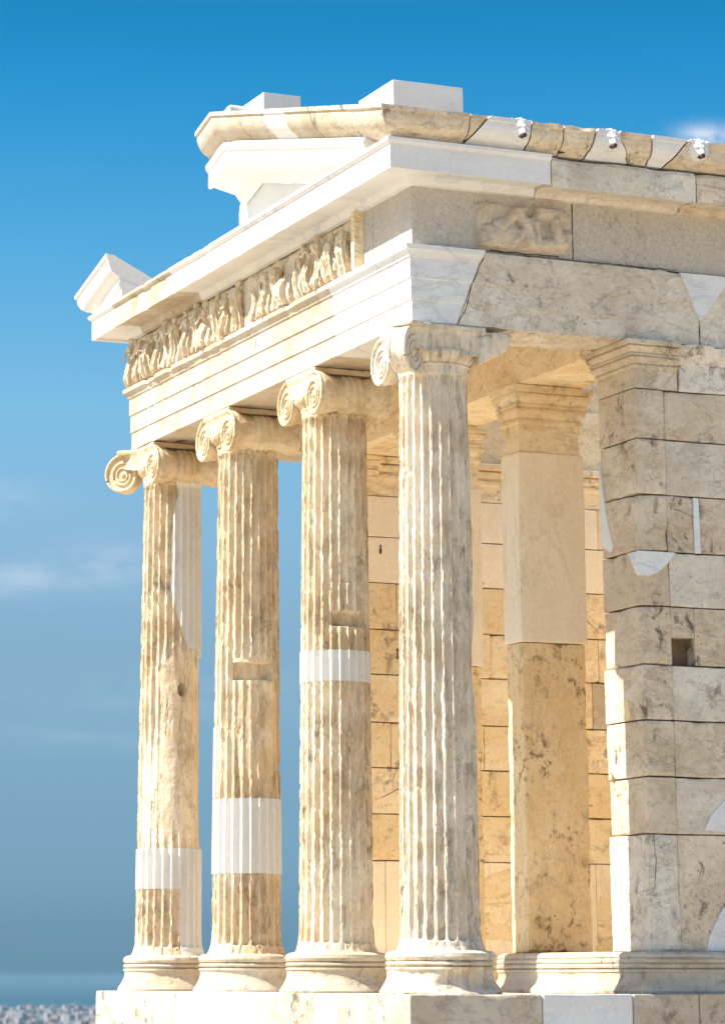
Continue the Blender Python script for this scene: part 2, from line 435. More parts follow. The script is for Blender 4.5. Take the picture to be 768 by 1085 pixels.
def make_capital(k, parent):
    G = Geo(); cy = CYs[k]+LEAN[k]; cx = 0
    # echinus with eggs
    th = np.linspace(0, 2*math.pi, 240, endpoint=False)
    prof = [(.222, ZT), (.228, ZT+.012), (.222, ZT+.022), (.236, ZT+.03), (.262, ZT+.055), (.272, ZT+.08), (.262, ZT+.098), (.2, ZT+.1)]
    V = []
    for t in th:
        egg = abs(math.sin(t*12))**.6
        for i, (r, z) in enumerate(prof):
            V.append((cx+(r-(.022*(1-egg) if 3 <= i <= 5 else 0))*math.cos(t), cy+(r-(.022*(1-egg) if 3 <= i <= 5 else 0))*math.sin(t), z))
    m = len(prof); F = grid_faces(240, m, True)+[tuple(i*m+m-1 for i in range(240))]
    G.add(V, F)
    FX = .245; LY = .232                         # face plane, volute spread
    bol = [(-.0, .02), (0, .132), (-.012, .137), (-.035, .137), (-.05, .131), (-.09, .122), (-.14, .108), (-.175, .102), (-.18, .112), (-.205, .118), (-.21, .110), (-.225, .112), (-.245, .120), (-.265, .112), (-.28, .110), (-.285, .118), (-.31, .112), (-.315, .102), (-.35, .108), (-.40, .122), (-.44, .131), (-.455, .137), (-.478, .137), (-.49, .132), (-.49, .02)]
    E = np.array([1, 0, 0.]); Nn = np.array([0, 1, 0.])
    zb = lambda t: ZV+.05-.035*math.sin(math.pi*t)
    # core
    V, F = block((cx-.2, cy-.2, ZT+.075), (cx+.2, cy+.2, 3.960), .05, .004, .01, seed=k); G.add(V, F)
    dS = np.array([.707, -.707, 0]); dN = np.array([.707, .707, 0])
    corner = {0: 1, 3: -1}.get(k, 0)
    for s in (1, -1):                            # volutes of the east face
        if corner == s: continue
        c = (cx+FX, cy+s*LY, ZV)
        disc_lathe(G, c, E, s*Nn, bol, seed=k*5+s, amp=.012)
        volute_face(G, np.array(c)+E*.001, E, s*Nn, 1)
        volute_face(G, (cx-FX-.001, cy+s*LY, ZV), -E, s*Nn, 1)
    if corner == 0:
        sheet(G, [(cx+FX, cy-LY), (cx+FX+.004, cy), (cx+FX, cy+LY)], 3.965, zb, .06, k)
        sheet(G, [(cx-FX, cy+LY), (cx-FX, cy-LY)], 3.965, zb, .06, k)
    else:
        s = corner; ang = 37*D2R if k == 0 else 45*D2R; dg = np.array([math.cos(ang), s*math.sin(ang), 0]); pn = np.array([-math.sin(ang), s*math.cos(ang), 0])   # fin direction and its outer-side normal
        c = np.array([cx, cy, ZV])+dg*(.345 if k == 0 else .395)
        fin = [(-.046, .02), (-.046, .132), (-.03, .138), (0, .130), (.03, .138), (.046, .132), (.046, .02)]
        disc_lathe(G, c, pn, dg, fin, seed=k*5, amp=.006)
        volute_face(G, c+pn*.047, pn, dg, 1); volute_face(G, c-pn*.047, -pn, dg, 1)
        # east band runs from the inner volute and curls out onto the fin; the outer side band likewise
        def curl(p0, p1, q):                     # quadratic bezier plan
            return [tuple((1-t)**2*np.array(p0)+2*t*(1-t)*np.array(p1)+t*t*np.array(q)) for t in np.linspace(0, 1, 14)]
        fe = (c-pn*.046)[:2]; fo = (c+pn*.046)[:2]
        east = curl((cx+FX, cy-s*LY), (cx+FX, cy+s*.10), tuple(fe)); out = curl((cx-LY-.1, cy+s*FX), (cx+.12, cy+s*FX), tuple(fo))
        zc = lambda t: ZV+(.03 if k == 0 else .05)-.035*math.sin(math.pi*t)
        if s == 1:
            sheet(G, east, 3.965, zc, .05, 3); sheet(G, out[::-1], 3.965, zc, .05, 4)
        else:
            sheet(G, east[::-1], 3.965, zc, .05, 3); sheet(G, out, 3.965, zc, .05, 4)
        # web of stone out to the corner
        V, F = block((-.17, -.045, ZV-.0), (.17, .045, 3.960), .05, .003, .004)
        R = np.array([[dg[0], pn[0], 0], [dg[1], pn[1], 0], [0, 0, 1]])
        V = V@R.T+np.array([cx, cy, 0])+dg*.25; G.add(V, F)
        if s == -1:
            disc_lathe(G, (cx-.19, cy+s*FX, ZV), np.array([0, s, 0.]), -E, [(p[0]*.6, p[1]) for p in bol[:9]], seed=4)
    if k == 0:                                   # stump of the broken volute on the outer side
        V, F = block((-.425, .02, 3.76), (-.20, .262, 3.97), .02, .012, .06, .004, 77, thr=-.1)
        V[:, 2] += np.clip((-.20-V[:, 0])/.2, 0, 1)*.10*np.clip((3.95-V[:, 2])/.1, 0, 1); G.add(V, F)
    # abacus
    w = .252
    V, F = block((cx-w, cy-w, 3.960), (cx+w, cy+w, HC-.002), .04, .006, .022, seed=30+k, thr=0.0)
    V[:, 2] = np.where(V[:, 2] < 4.0, V[:, 2], V[:, 2])
    G.add(V, F)
    if corner:
        V, F = block((-.16, -.09, 3.963), (.10, .09, HC-.004), .04, .006, .02, seed=31)
        V = V@R.T+np.array([cx, cy, 0])+dg*.33; G.add(V, F)
    return G.link('capital', M['col0'] if k == 0 else M['cap'], parent, sharp=45)
cols = []
for k in range(4):
    sh = make_shaft(k); cols.append(sh); make_base(k, sh); make_capital(k, sh)
def tab(pts):
    z = [p[0] for p in pts]; a = [p[1] for p in pts]
    return lambda q: float(np.interp(q, z, a))
make_band(1, cols[1], 1.955, 2.155, 0, 360, label='narrow white new marble ring round the shaft')
make_band(2, cols[2], .785, 1.29, 0, 360, label='tall white new marble drum in the lower shaft')
make_band(2, cols[2], 1.30, 1.78, -130, 3, 'marble_inlay', 'thin white marble strip let into the shadowless edge of the shaft')
make_band(3, cols[3], .72, 1.01, -170, 92, label='white new marble collar on the lower shaft')
make_band(3, cols[3], .252, 1.01, 92, 185, 'marble_inlay', 'fluted white marble inlay down to the base', lift=.0036)
make_band(3, cols[3], 2.42, ZT-.002, tab([(2.42, 128), (2.46, 108), (2.60, 92), (2.75, 79), (2.92, 68), (3.3, 69), (3.55, 76), (3.62, 84), (3.7, 78)]), 215, 'marble_inlay', 'long new marble inlay with a slanting lower edge under the capital')

# ---------------- entablature
def st_e(y):   # east side station
    return lambda o, z, y=y: (XE+o, y, z)
def st_n(x, sh=0.0, zm=0.0):
    return lambda o, z, x=x: (x+sh*(z-zm), YN+o, z)
def st_s(x): return lambda o, z, x=x: (x, YS-o, z)
ne = lambda o, z: (XE+o, YN+o, z)
se = lambda o, z: (XE+o, YS-o, z)
def ring_piece(name, prof, stations, mat, seed=0, chip=.008, label=None, sharp=30, parent=temple, zc=None, inner=.25, thr=.2, wob=.0012):
    prof = [(p[0], p[1]+DZ) for p in prof]; pr = dens(prof, .04); V, F = run(pr, stations)
    zz = np.mean([p[1] for p in prof]) if zc is None else zc+DZ
    def cen(V):
        C = V.copy(); C[:, 2] = zz
        C[:, 0] = np.where(V[:, 0] > XE-.02, XE-inner, V[:, 0]); C[:, 1] = np.where(V[:, 1] > YN-.02, YN-inner, np.where(V[:, 1] < YS+.02, YS+inner, V[:, 1])); return C
    if chip or wob: V = weather(V, cen, chip, seed, thr=thr, wob=wob)
    # orientation
    o = link(name, V, F, mat, parent, sharp=sharp, label=label)
    bm = bmesh.new(); bm.from_mesh(o.data); bmesh.ops.recalc_face_normals(bm, faces=bm.faces); bm.to_mesh(o.data); bm.free()
    return o
def seq(a, b, step=.03):
    n = max(1, int(abs(b-a)/step)); return list(np.linspace(a, b, n+1))
DEP = -.46
ARCH = [(0, 4.032), (0, 4.165), (.009, 4.170), (.009, 4.300), (.018, 4.305), (.018, 4.432), (.028, 4.436), (.030, 4.446), (.046, 4.470), (.050, 4.474), (.058, 4.478), (.060, 4.508), (.0, 4.512), (DEP, 4.512), (DEP, 4.032)]
ARCHW = [(0, 4.032), (0, 4.165), (.005, 4.168), (.005, 4.300), (.010, 4.303), (.012, 4.44), (.018, 4.47), (.012, 4.505), (-.01, 4.512), (DEP, 4.512), (DEP, 4.032)]
# north side: corner block (new), weathered block, block with new wedge; east side three blocks; south side
def nst(a, b, sa=0, sb=0, step=.03):
    L = []
    for x in seq(a, b, step):
        t = (x-a)/(b-a); L.append(st_n(x, sa*(1-t)+sb*t, 4.245))
    return L
slant = -.38
ring_piece('architrave_block', ARCH, [st_e(y) for y in seq(-.95, YN-.07)]+[ne]+nst(XE-.07, -.145, 0, slant), M['newgrey'], 1, .004, 'new pale marble corner block of the architrave')
ring_piece('architrave_block', ARCHW, nst(-.151, -1.775, slant, 0), M['northgrey'], 2, .016, 'weathered grey architrave block over the gap between corner column and wall', thr=.1)
ring_piece('architrave_block', ARCHW, nst(-1.781, -4.2, 0, 0, .05), M['northgrey'], 3, .014)
ring_piece('architrave_block', ARCHW, nst(-4.206, XW, 0, 0, .3), M['northgrey'], 4, .0)
ring_piece('architrave_block', ARCH, [st_e(y) for y in seq(-.956, -2.30)], M['cream'], 5, .012)
ring_piece('architrave_block', ARCH, [st_e(y) for y in seq(-2.306, -3.87)], M['cream'], 6, .010)
ring_piece('architrave_block', ARCH, [st_e(y) for y in seq(-3.876, YS+.07)]+[se]+[st_s(x) for x in seq(XE-.07, -1.5, .1)], M['cream'], 7, .022)
ring_piece('architrave_block', ARCH, [st_s(x) for x in seq(-1.506, XW, .3)], M['honey'], 8, 0)
# inner architrave above the pillars
G = Geo(); V, F = block((-1.76, YS-DEP+.003, 4.007), (-1.28, YN+DEP-.003, 4.48), .06, .004, .02, seed=70); G.add(V, F)
G.link('inner_architrave', M['honey'], temple)
# frieze backing
FZ = -.012
FR = [(FZ, 4.514), (FZ, 4.948), (-.3, 4.948), (-.3, 4.514)]
ring_piece('frieze_block', FR, [st_e(y) for y in (-.37, -.2, 0, YN-.1)]+[ne]+[st_n(x) for x in (.1, 0, -.4, -.880)], M['cast'], 11, .0, 'rough cast stone corner block of the frieze', wob=.0)
ring_piece('frieze_block', FR, [st_n(x) for x in (-.886, -1.6, -3)], M['cast'], 12, .0, 'plain grey cast stone slab of the frieze', wob=.0)
ring_piece('frieze_block', FR, [st_n(x) for x in (-3.006, XW)], M['cast'], 12, .0, wob=.0)
ring_piece('frieze_block', FR, [st_e(y) for y in (-.376, -.62)], M['cast'], 13, .0, wob=.0)
ring_piece('frieze_block', [(p[0]-.035 if p[0] > -.1 else p[0], p[1]) for p in FR], [st_e(y) for y in (-.625, -2, -4, YS+.1)]+[se]+[st_s(x) for x in (0, XW)], M['relief'], 14, .0, wob=.0)
# geison (cornice)
GE = [(FZ, 4.895), (.018, 4.900), (.030, 4.925), (.034, 4.930), (.040, 4.950), (.075, 4.952), (.225, 4.944), (.228, 4.926), (.250, 4.924), (.252, 5.075), (.262, 5.078), (.275, 5.092), (.278, 5.112), (-.2, 5.116), (-.28, 5.116), (-.28, 4.951), (FZ, 4.951)]
ring_piece('cornice_block', GE, [st_e(y) for y in seq(-1.9, YN-.07)]+[ne]+nst(XE-.07, -.60), M['newgrey'], 21, .003, 'new pale marble corner block of the cornice')
GEW = [(FZ, 4.890), (.018, 4.895), (.030, 4.922), (.075, 4.935), (.232, 4.915), (.262, 4.905), (.268, 4.99), (.266, 5.075), (.25, 5.10), (-.2, 5.112), (-.28, 5.112), (-.28, 4.951), (FZ, 4.951)]
ring_piece('cornice_block', GEW, nst(-.606, -1.63), M['northgrey'], 22, .018, 'weathered grey cornice block with worn lower edge', thr=.05)
ring_piece('cornice_block', GEW, nst(-1.64, -3.3, 0, 0, .04), M['northwarm'], 23, .03, 'brown weathered cornice block at the edge of the picture', thr=-.05)
ring_piece('cornice_block', GE, nst(-3.31, XW, 0, 0, .3), M['northgrey'], 24, .0)
ring_piece('cornice_block', GE, [st_e(y) for y in seq(-1.906, -3.35)], M['new'], 25, .010)
ring_piece('cornice_block', GE, [st_e(y) for y in seq(-3.356, -4.6)], M['cream'], 26, .016, 'cornice block with old broken soffit', thr=.05)
ring_piece('cornice_block', GE, [st_e(y) for y in seq(-4.606, YS+.07)]+[se]+[st_s(x) for x in seq(XE-.07, -1.0, .1)], M['new'], 27, .003)
ring_piece('cornice_block', GE, [st_s(x) for x in seq(-1.006, XW, .3)], M['cream'], 27, .0)
# sima
Z0 = 5.119
SI = [(.235, Z0), (.255, Z0+.022), (.262, Z0+.028), (.285, Z0+.034), (.318, Z0+.055), (.338, Z0+.090), (.347, Z0+.125), (.346, Z0+.140), (.362, Z0+.145), (.362, Z0+.172), (.30, Z0+.178), (.10, Z0+.13), (-.05, Z0+.06), (-.05, Z0)]
SLOPE = .248
def st_rake(y, sgn=1):
    if sgn == 1: return lambda o, z, y=y: (XE+o, y, z+SLOPE*(YN+o-y))
    return lambda o, z, y=y: (XE+o, y, z+SLOPE*(y-(YS-o)))
rk_n = lambda o, z: (XE+o, YN+o, z)
def rake_sts(y0, y1, sgn=1, step=.04): return [st_rake(y, sgn) for y in seq(y0, y1, step)]
sima_specs = [   # north side pieces: x start, x end, material, slant
    (-.0, -.055, 'northwarm', 0, -.8), (-.06, -.42, 'newgrey', -.8, 0), (-.425, -.652, 'northwarm', 0, .05), (-.658, -.86, 'northwarm', .05, -.2),
    (-.866, -1.085, 'newgrey', -.2, .9), (-1.09, -1.28, 'northwarm', .9, .1), (-1.286, -1.47, 'newgrey', .1, -.75), (-1.476, -2.3, 'northwarm', -.75, 0), (-2.31, -3.8, 'northgrey', 0, 0), (-3.81, XW, 'northgrey', 0, 0)]
COREP = [(.20, Z0+.004), (.225, Z0+.014), (.28, Z0+.055), (.304, Z0+.095), (.312, Z0+.13), (.325, Z0+.152), (.325, Z0+.158), (.10, Z0+.12), (-.04, Z0+.05), (-.04, Z0+.004)]
ring_piece('gutter_dark_filler', COREP, [st_n(x) for x in (.0, -.5, -1, -2.5)], M['crack'], 3, 0, wob=0)  # added dark filler, paints the gaps between gutter blocks dark
SIW = [(p[0]-(.004 if p[0] > .3 else 0), p[1]) for p in SI]
simas = []
for i, (a, b, mt, sa, sb) in enumerate(sima_specs):
    L = []
    if a > -2: a, b = a-.004, b+.004
    for x in seq(a, b, .022 if a > -2 else .2):
        t = (x-a)/(b-a); L.append(st_n(x, sa*(1-t)+sb*t, Z0+.08+DZ))
    simas.append(ring_piece('sima_block', SI if mt == 'newgrey' else SIW, L, M[mt], 40+i, .004 if mt == 'newgrey' else .020, thr=.0, zc=Z0+.05, inner=.1))
ring_piece('sima_block', SIW, rake_sts(-.55, YN-.05)+[rk_n]+[st_n(x) for x in seq(XE-.05, .006, .03)], M['northwarm'], 52, .012, 'worn buff corner block of the gutter', zc=Z0+.05, inner=.1, thr=.05)
for i, (a, b, mt) in enumerate([(-.56, -.98, 'cream'), (-.986, -1.35, 'new'), (-1.356, -1.80, 'cream'), (-1.806, CY, 'cream')]):
    V = ring_piece('sima_block', SIW, rake_sts(a, b), M[mt], 60+i, .012 if mt == 'cream' else .003, zc=None, inner=.1, thr=.1)
    # (raking blocks rise along the gable)
ring_piece('sima_block', SIW, rake_sts(CY, -2.62, -1), M['cream'], 66, .006, 'last gutter block just beyond the gable peak')
SI_END = SI[:-3]+[(.10, Z0+.13), (-.28, Z0+.03), (-.28, Z0-.004), (.0, Z0-.004)]
ring_piece('sima_block', SI_END, rake_sts(-4.50, YS+.05, -1)+[lambda o, z: (XE+o, YS-o, z)]+[st_s(x) for x in seq(XE-.05, -.2, .05)], M['new'], 67, .008, 'new white gutter stub on the far corner')
# raking geison
RG = [(-.045, Z0-.205), (.0, Z0-.19), (.015, Z0-.172), (.03, Z0-.155), (.21, Z0-.158), (.212, Z0-.176), (.236, Z0-.178), (.238, Z0-.072), (.246, Z0-.068), (.262, Z0-.045), (.264, Z0-.022), (.252, Z0-.02), (.252, Z0-.003), (-.045, Z0-.003)]
ring_piece('raking_cornice', RG, rake_sts(.1, CY, 1), M['new'], 71, .010, 'white raking cornice of the standing half of the gable')
ring_piece('raking_cornice', RG, rake_sts(CY, -2.66, -1), M['new'], 72, .010, 'short raking cornice end past the gable peak')
RG_END = [(-.28, Z0-.02), (-.10, Z0-.10)]+RG[1:-1]+[(-.28, Z0-.006)]
ring_piece('raking_cornice', RG_END, rake_sts(-4.49, YS-.10, -1), M['new'], 73, .008, 'white raking cornice stub on the far corner')
# tympanum
def prism_x(poly, x0, x1):
    n = len(poly); V = [(x0, y, z) for y, z in poly]+[(x1, y, z) for y, z in poly]
    F = [tuple(range(n))[::-1], tuple(range(n, 2*n))]+[(i, (i+1) % n, n+(i+1) % n, n+i) for i in range(n)]
    return V, F
def rakez(y): return Z0+DZ-.15+SLOPE*((YN+.0-y) if y > CY else (y-YS))
V, F = prism_x([(-2.78, 5.087), (-2.80, 5.40), (-2.78, rakez(-2.78)+.0), (CY, rakez(CY)+.02), (-.37, 5.088)], .05, .195)
link('tympanum', V, F, M['new'], temple, smoothf=False, label='white gable wall filling the standing half')
V, F = prism_x([(YS+.02, 5.087), (-4.25, 5.087), (-4.40, 5.16), (-4.52, rakez(-4.52)), (-4.85, rakez(-4.85)+.02)], .05, .195)
link('tympanum', V, F, M['new'], temple, smoothf=False, label='small gable wall fragment at the far corner')
# ornament plinths on the roof
V, F = block((-.01, -.06, 5.25), (.47, .46, 5.465), .06, .004, .006, seed=81); link('roof_plinth', V, F, M['newgrey'], temple, label='larger square plinth block on the near roof corner')
V, F = block((.0, -2.55, 5.80), (.285, -2.12, 6.115), .06, .004, .006, seed=82); link('roof_plinth', V, F, M['new'], temple, label='smaller plinth block beside the gable peak')
G = Geo()
for i in range(6):
    y = -2.62+i*.055; V, F = block((.29, y, 5.85), (.50, y+.1, 5.975+.012*i+.02*random.random()), .025, .02, .05, seed=90+i, thr=-.3); G.add(V, F)
G.link('roof_rubble', M['new'], temple)

# ---------------- lion head spouts
def make_lion(x, z, parent, seed):
    G = Geo(); bm = bmesh.new(); bmesh.ops.create_icosphere(bm, subdivisions=5, radius=1)
    V = np.array([v.co[:] for v in bm.verts]); F = [tuple(v.index for v in f.verts) for f in bm.faces]; bm.free()
    P = V.copy()                                  # local: y = out of the wall, x = sideways, z = up
    r = np.ones(len(P))
    r += .10*np.abs(np.sin(np.arctan2(P[:, 2], P[:, 0])*7))*np.exp(-((P[:, 1]-.15)/.35)**2)         # mane locks
    Q = P*r[:, None]; Q[:, 1] *= .75
    def push(c, s, a):
        d = np.exp(-(((P-np.array(c))/np.array(s))**2).sum(1)); return d[:, None]*np.array(a)
    Q += push((0, .95, -.25), (.40, .5, .34), (0, .42, -.05))      # muzzle
    Q += push((0, .9, .28), (.5, .4, .15), (0, .20, .0))           # brow
    for s in (1, -1):
        Q += push((s*.34, .9, .12), (.13, .3, .11), (0, -.22, 0))  # eye sockets
        Q += push((s*.7, .3, .65), (.16, .3, .16), (s*.22, .1, .25))  # ears
        Q += push((s*.24, 1.0, -.34), (.15, .4, .13), (0, .12, 0)) # lips
    Q += push((0, 1.0, -.62), (.24, .35, .12), (0, -.75, .02))     # open mouth
    Q += push((0, .95, -.86), (.25, .4, .14), (0, .42, -.1))       # lower jaw
    Q += push((0, 1.05, -.06), (.09, .4, .2), (0, .14, 0))         # nose
    Q *= .070
    rot = Matrix.Rotation(-12*D2R, 3, 'X'); Q = Q@np.array(rot).T
    Q += np.array([x, YN+.322, z-.01]); G.add(Q, F)
    o = G.link('lion_head', M['newgrey'], parent, sharp=70)
    V, F = tube([(x, YN+.355, z-.060), (x, YN+.398, z-.064)], .014, 12)
    link('spout_shade_plug', V, F, M['crack'], o)  # solid dark plug, its colour stands for shade inside the mouth
    return o
lab = ['lion head spout nearest the corner', 'middle lion head spout', 'lion head spout nearest the picture edge']
for i, (x, sidx) in enumerate([(-.35, 1), (-.985, 4), (-1.62, 7)]):
    l = make_lion(x, Z0+.125+DZ, simas[sidx], i); l['label'] = lab[i]

# ---------------- carved frieze of the front
def figure(y, h, w, lean, seed, headless, kind=0, depth=.05):
    """one draped figure in high relief; local loft of elliptic sections"""
    r = random.Random(seed); G = Geo(); nz, nt = 40, 44; V = []
    z0 = 4.497
    body = [(0, .62), (.04, .70), (.25, .62), (.45, .58), (.56, .50), (.62, .52), (.72, .66), (.80, .62), (.84, .28), (.87, .22), (.90, .34), (.95, .36), (.99, .22), (1.0, .05)]
    if headless: body = [(a, b) for a, b in body if a <= .87]+[(.875, .05)]
    if kind == 1: body = [(0, .8), (.1, 1.0), (.3, .95), (.42, .75), (.5, .5), (.62, .6), (.72, .55), (.76, .25), (.8, .34), (.86, .36), (.9, .2), (.91, .05)]
    if kind == 2: body = [(0, .9), (.15, 1.2), (.35, 1.25), (.5, .9), (.58, .5), (.6, .05)]
    zt = body[-1][0]; aa = [b[0] for b in body]; bb = [b[1] for b in body]
    ph = r.random()*6; nf = r.choice([8, 9, 11]); sway = r.uniform(-.3, .3)
    for i in range(nz):
        t = i/(nz-1)*zt; rad = float(np.interp(t, aa, bb))*w
        fold = 1 if t < .6 else (.4 if t < .82 else 0)
        cxs = lean*t*h+sway*w*math.sin(t*5)
        for j in range(nt):
            a = 2*math.pi*j/nt
            f = 1+fold*.22*math.sin(nf*a+ph+t*2.5+.6*math.sin(t*9))+.07*math.sin(3*a+ph)
            V.append((XE-.02+depth*.42+math.cos(a)*rad*f*depth/w*.75+(.015*math.sin(t*7+ph)), y+cxs+math.sin(a)*rad*f, z0+t*h))
    V = np.array(V); F = []
    for i in range(nz-1):
        for j in range(nt): F.append((i*nt+j, i*nt+(j+1) % nt, (i+1)*nt+(j+1) % nt, (i+1)*nt+j))
    F += [tuple(range(nt))[::-1], tuple(range((nz-1)*nt, nz*nt))]
    V += (fbm(V, 40, 3, seed)*.007)[:, None]
    G.add(V, F)
    if kind != 2:                                 # arms
        for s in (1, -1):
            sh = np.array([XE+depth*.5, y+lean*.78*h+s*w*.55, z0+.77*h*(1 if kind == 0 else .88)])
            e = sh+np.array([r.uniform(.0, .025), s*r.uniform(.1, .6)*w, -r.uniform(.12, .2)*h]); hd = e+np.array([r.uniform(0, .02), r.uniform(-1.0, .6)*w*s, r.uniform(-.14, .16)*h])
            ts = np.linspace(0, 1, 12)[:, None]; path = (1-ts)**2*sh+2*ts*(1-ts)*e+ts**2*hd
            G.add(*tube(path, 0, 8, [w*.24*(1-.5*t) for t in np.linspace(0, 1, 12)]))
        if r.random() < .6:                       # hanging mantle edge
            s = r.choice((1, -1)); p0 = np.array([XE+depth*.5, y+lean*.7*h+s*w*.7, z0+.7*h]); ts = np.linspace(0, 1, 10)[:, None]
            path = p0+ts*np.array([0, s*w*.25, -.55*h])+np.array([.01, s*.006, 0])*np.sin(ts*9); G.add(*tube(path, 0, 7, [w*(.12+.14*t) for t in np.linspace(0, 1, 10)]))
    return G
def relief_slab(name, y0, y1, z0, z1, seed, label):
    V, F = block((XE-.08, y0, z0), (XE-.018, y1, z1), .03, .008, .045, seed=seed, thr=-.05, wob=.003)
    return link(name, V, F, M['relief'], temple, sharp=40, label=label)
slabs = [(-4.93, -3.76, 4.492, 4.875, 'far relief slab of the front frieze'), (-3.72, -2.44, 4.492, 4.868, 'middle relief slab of the front frieze'), (-2.36, -.575, 4.492, 4.875, 'near relief slab of the front frieze with a clean cut end')]
fi = 0
for (a, b, z0, z1, lb) in slabs:
    s = relief_slab('frieze_slab', a, b, z0, z1, 100+fi, lb)
    y = a+.09
    while y < b-.06:
        rr = random.Random(500+fi); kind = rr.choice([0, 0, 0, 0, 1]) 
        if fi in (15,): kind = 2
        g = figure(y, rr.uniform(.35, .385), rr.uniform(.05, .06), rr.uniform(-.07, .07), 200+fi, rr.random() < .45, kind, rr.uniform(.085, .105))
        g.link('relief_figure', M['relief'], s, sharp=60)
        fi += 1; y += rr.uniform(.165, .215)
V, F = block((XE-.05, -.57, 4.492), (XE+.055, -.52, 4.875), .03, .004, .006, seed=7); link('frieze_slab_end', V, F, M['honey'], temple)

# north relief: fighting figures, badly worn
def north_relief():
    nx, nz = 90, 60; x0, x1, z0, z1 = -.875, -.195, 4.512, 4.82; V = []
    u = np.linspace(0, 1, nx); v = np.linspace(0, 1, nz); U, W = np.meshgrid(u, v, indexing='ij')
    X = x1+(x0-x1)*U; Z = z0+(z1-z0)*W       # u runs left to right in the picture
    asp = (x1-x0)/(z1-z0)
    H = .028+0*U
    def seg(ax, ay, bx, by, r, h):
        px = (U-ax)*asp; py = W-ay; dx = (bx-ax)*asp; dy = by-ay; t = np.clip((px*dx+py*dy)/(dx*dx+dy*dy), 0, 1)
        d = np.sqrt((px-t*dx)**2+(py-t*dy)**2)+.25*r*fbm(np.stack([U*9, W*5, 0*U], -1), 1, 3, 4); return 1.5*h*np.clip(1-(d/r)**2, 0, 1)**.5
    shapes = [(.10, .15, .30, .35, .30, .030), (.24, .45, .42, .80, .12, .036), (.30, .60, .20, .50, .10, .026), (.42, .80, .50, .55, .13, .034), (.50, .62, .56, .15, .12, .038), (.36, .12, .52, .50, .10, .034),
              (.56, .60, .70, .92, .11, .030), (.66, .85, .84, .80, .16, .036), (.80, .75, .84, .30, .14, .036), (.68, .18, .90, .22, .12, .030), (.62, .15, .60, .60, .09, .034), (.84, .30, .98, .40, .15, .02), (.10, .60, .16, .9, .12, .012), (.47, .85, .5, .95, .08, .03)]
    for s in shapes: H = np.maximum(H, .028+seg(*s))
    P = np.stack([U*8, W*4, 0*U], -1); H = H+.010*fbm(P, 2.5, 5, 9)
    edge = np.minimum.reduce([U*asp*6, (1-U)*asp*6, W*6, (1-W)*6]); cor = np.sqrt(np.clip(U-.84, 0, 1)**2*asp**2+np.clip(.34-W, 0, 1)**2)+.03*fbm(P, 1, 2, 2)
    cor2 = np.sqrt(np.clip(U-.86, 0, 1)**2*asp**2+np.clip(W-.70, 0, 1)**2)+.03*fbm(P, 1, 2, 3)
    H = H*smooth(0, .35, edge)
    # rounded outline
    X = X + 0; 
    sh = np.clip(cor-.30, 0, 1)+np.clip(cor2-.27, 0, 1)+np.clip(W-(.93+.05*fbm(P, 1.2, 3, 6)), 0, 1)+np.clip((.03+.012*fbm(P, 2, 3, 8))-U, 0, 1)
    H = np.where(sh > 0, H*np.clip(1-sh*14, 0, 1)-.03*np.clip(sh*14, 0, 1), H)
    Z2 = Z+.006*fbm(P, 3, 2, 5)*(np.abs(W-.5) > .45)
    V = np.stack([X, YN+FZ-.004+H, Z2], -1).reshape(-1, 3)
    F = grid_faces(nx, nz)
    link('relief_slab', V, F, M['relief_n'], temple, sharp=60, label='worn carved slab with struggling figures set in the side frieze')
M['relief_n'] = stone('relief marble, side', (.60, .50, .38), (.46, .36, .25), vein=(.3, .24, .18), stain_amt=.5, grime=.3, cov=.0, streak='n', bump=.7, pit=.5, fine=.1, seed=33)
north_relief()

# ---------------- walls, antae, pillars
CZ = [.244, .942, 1.286, 1.629, 1.969, 2.33, 2.671, 3.03, 3.381, 3.702]
g = .0038
AX0, AX1 = -1.29, -1.50                          # anta front and back of its side return
def anta_block(G, z0, z1, mi, seed, y0=YN-.48, y1=YN, chip=.03, tint=0.0, x1=AX1, dx=0.0):
    V, F = block((x1, y0, z0+g), (AX0+dx, y1, z1-g), .022, .005, chip*1.0, .003, seed, thr=.05); G.add(V, F, tint, mi)
anta = Geo()
for i, (a, b) in enumerate(zip(CZ, CZ[1:])):
    anta_block(anta, a, b, 1 if i in (0,) else 0, 300+i, chip=[.02, .02, .025, .03, .035, .035, .035, .04, .02][i], tint=[.1, .5, .2, .1, .4, .7, .5, .2, .3][i], dx=[0, -.012, .0, .006, -.004, .0, .004, -.006, .0][i])
antaN = anta.link('anta', [M['northwarm'], M['northgrey']], temple, sharp=40, label='near wall end pier beside the corner column')
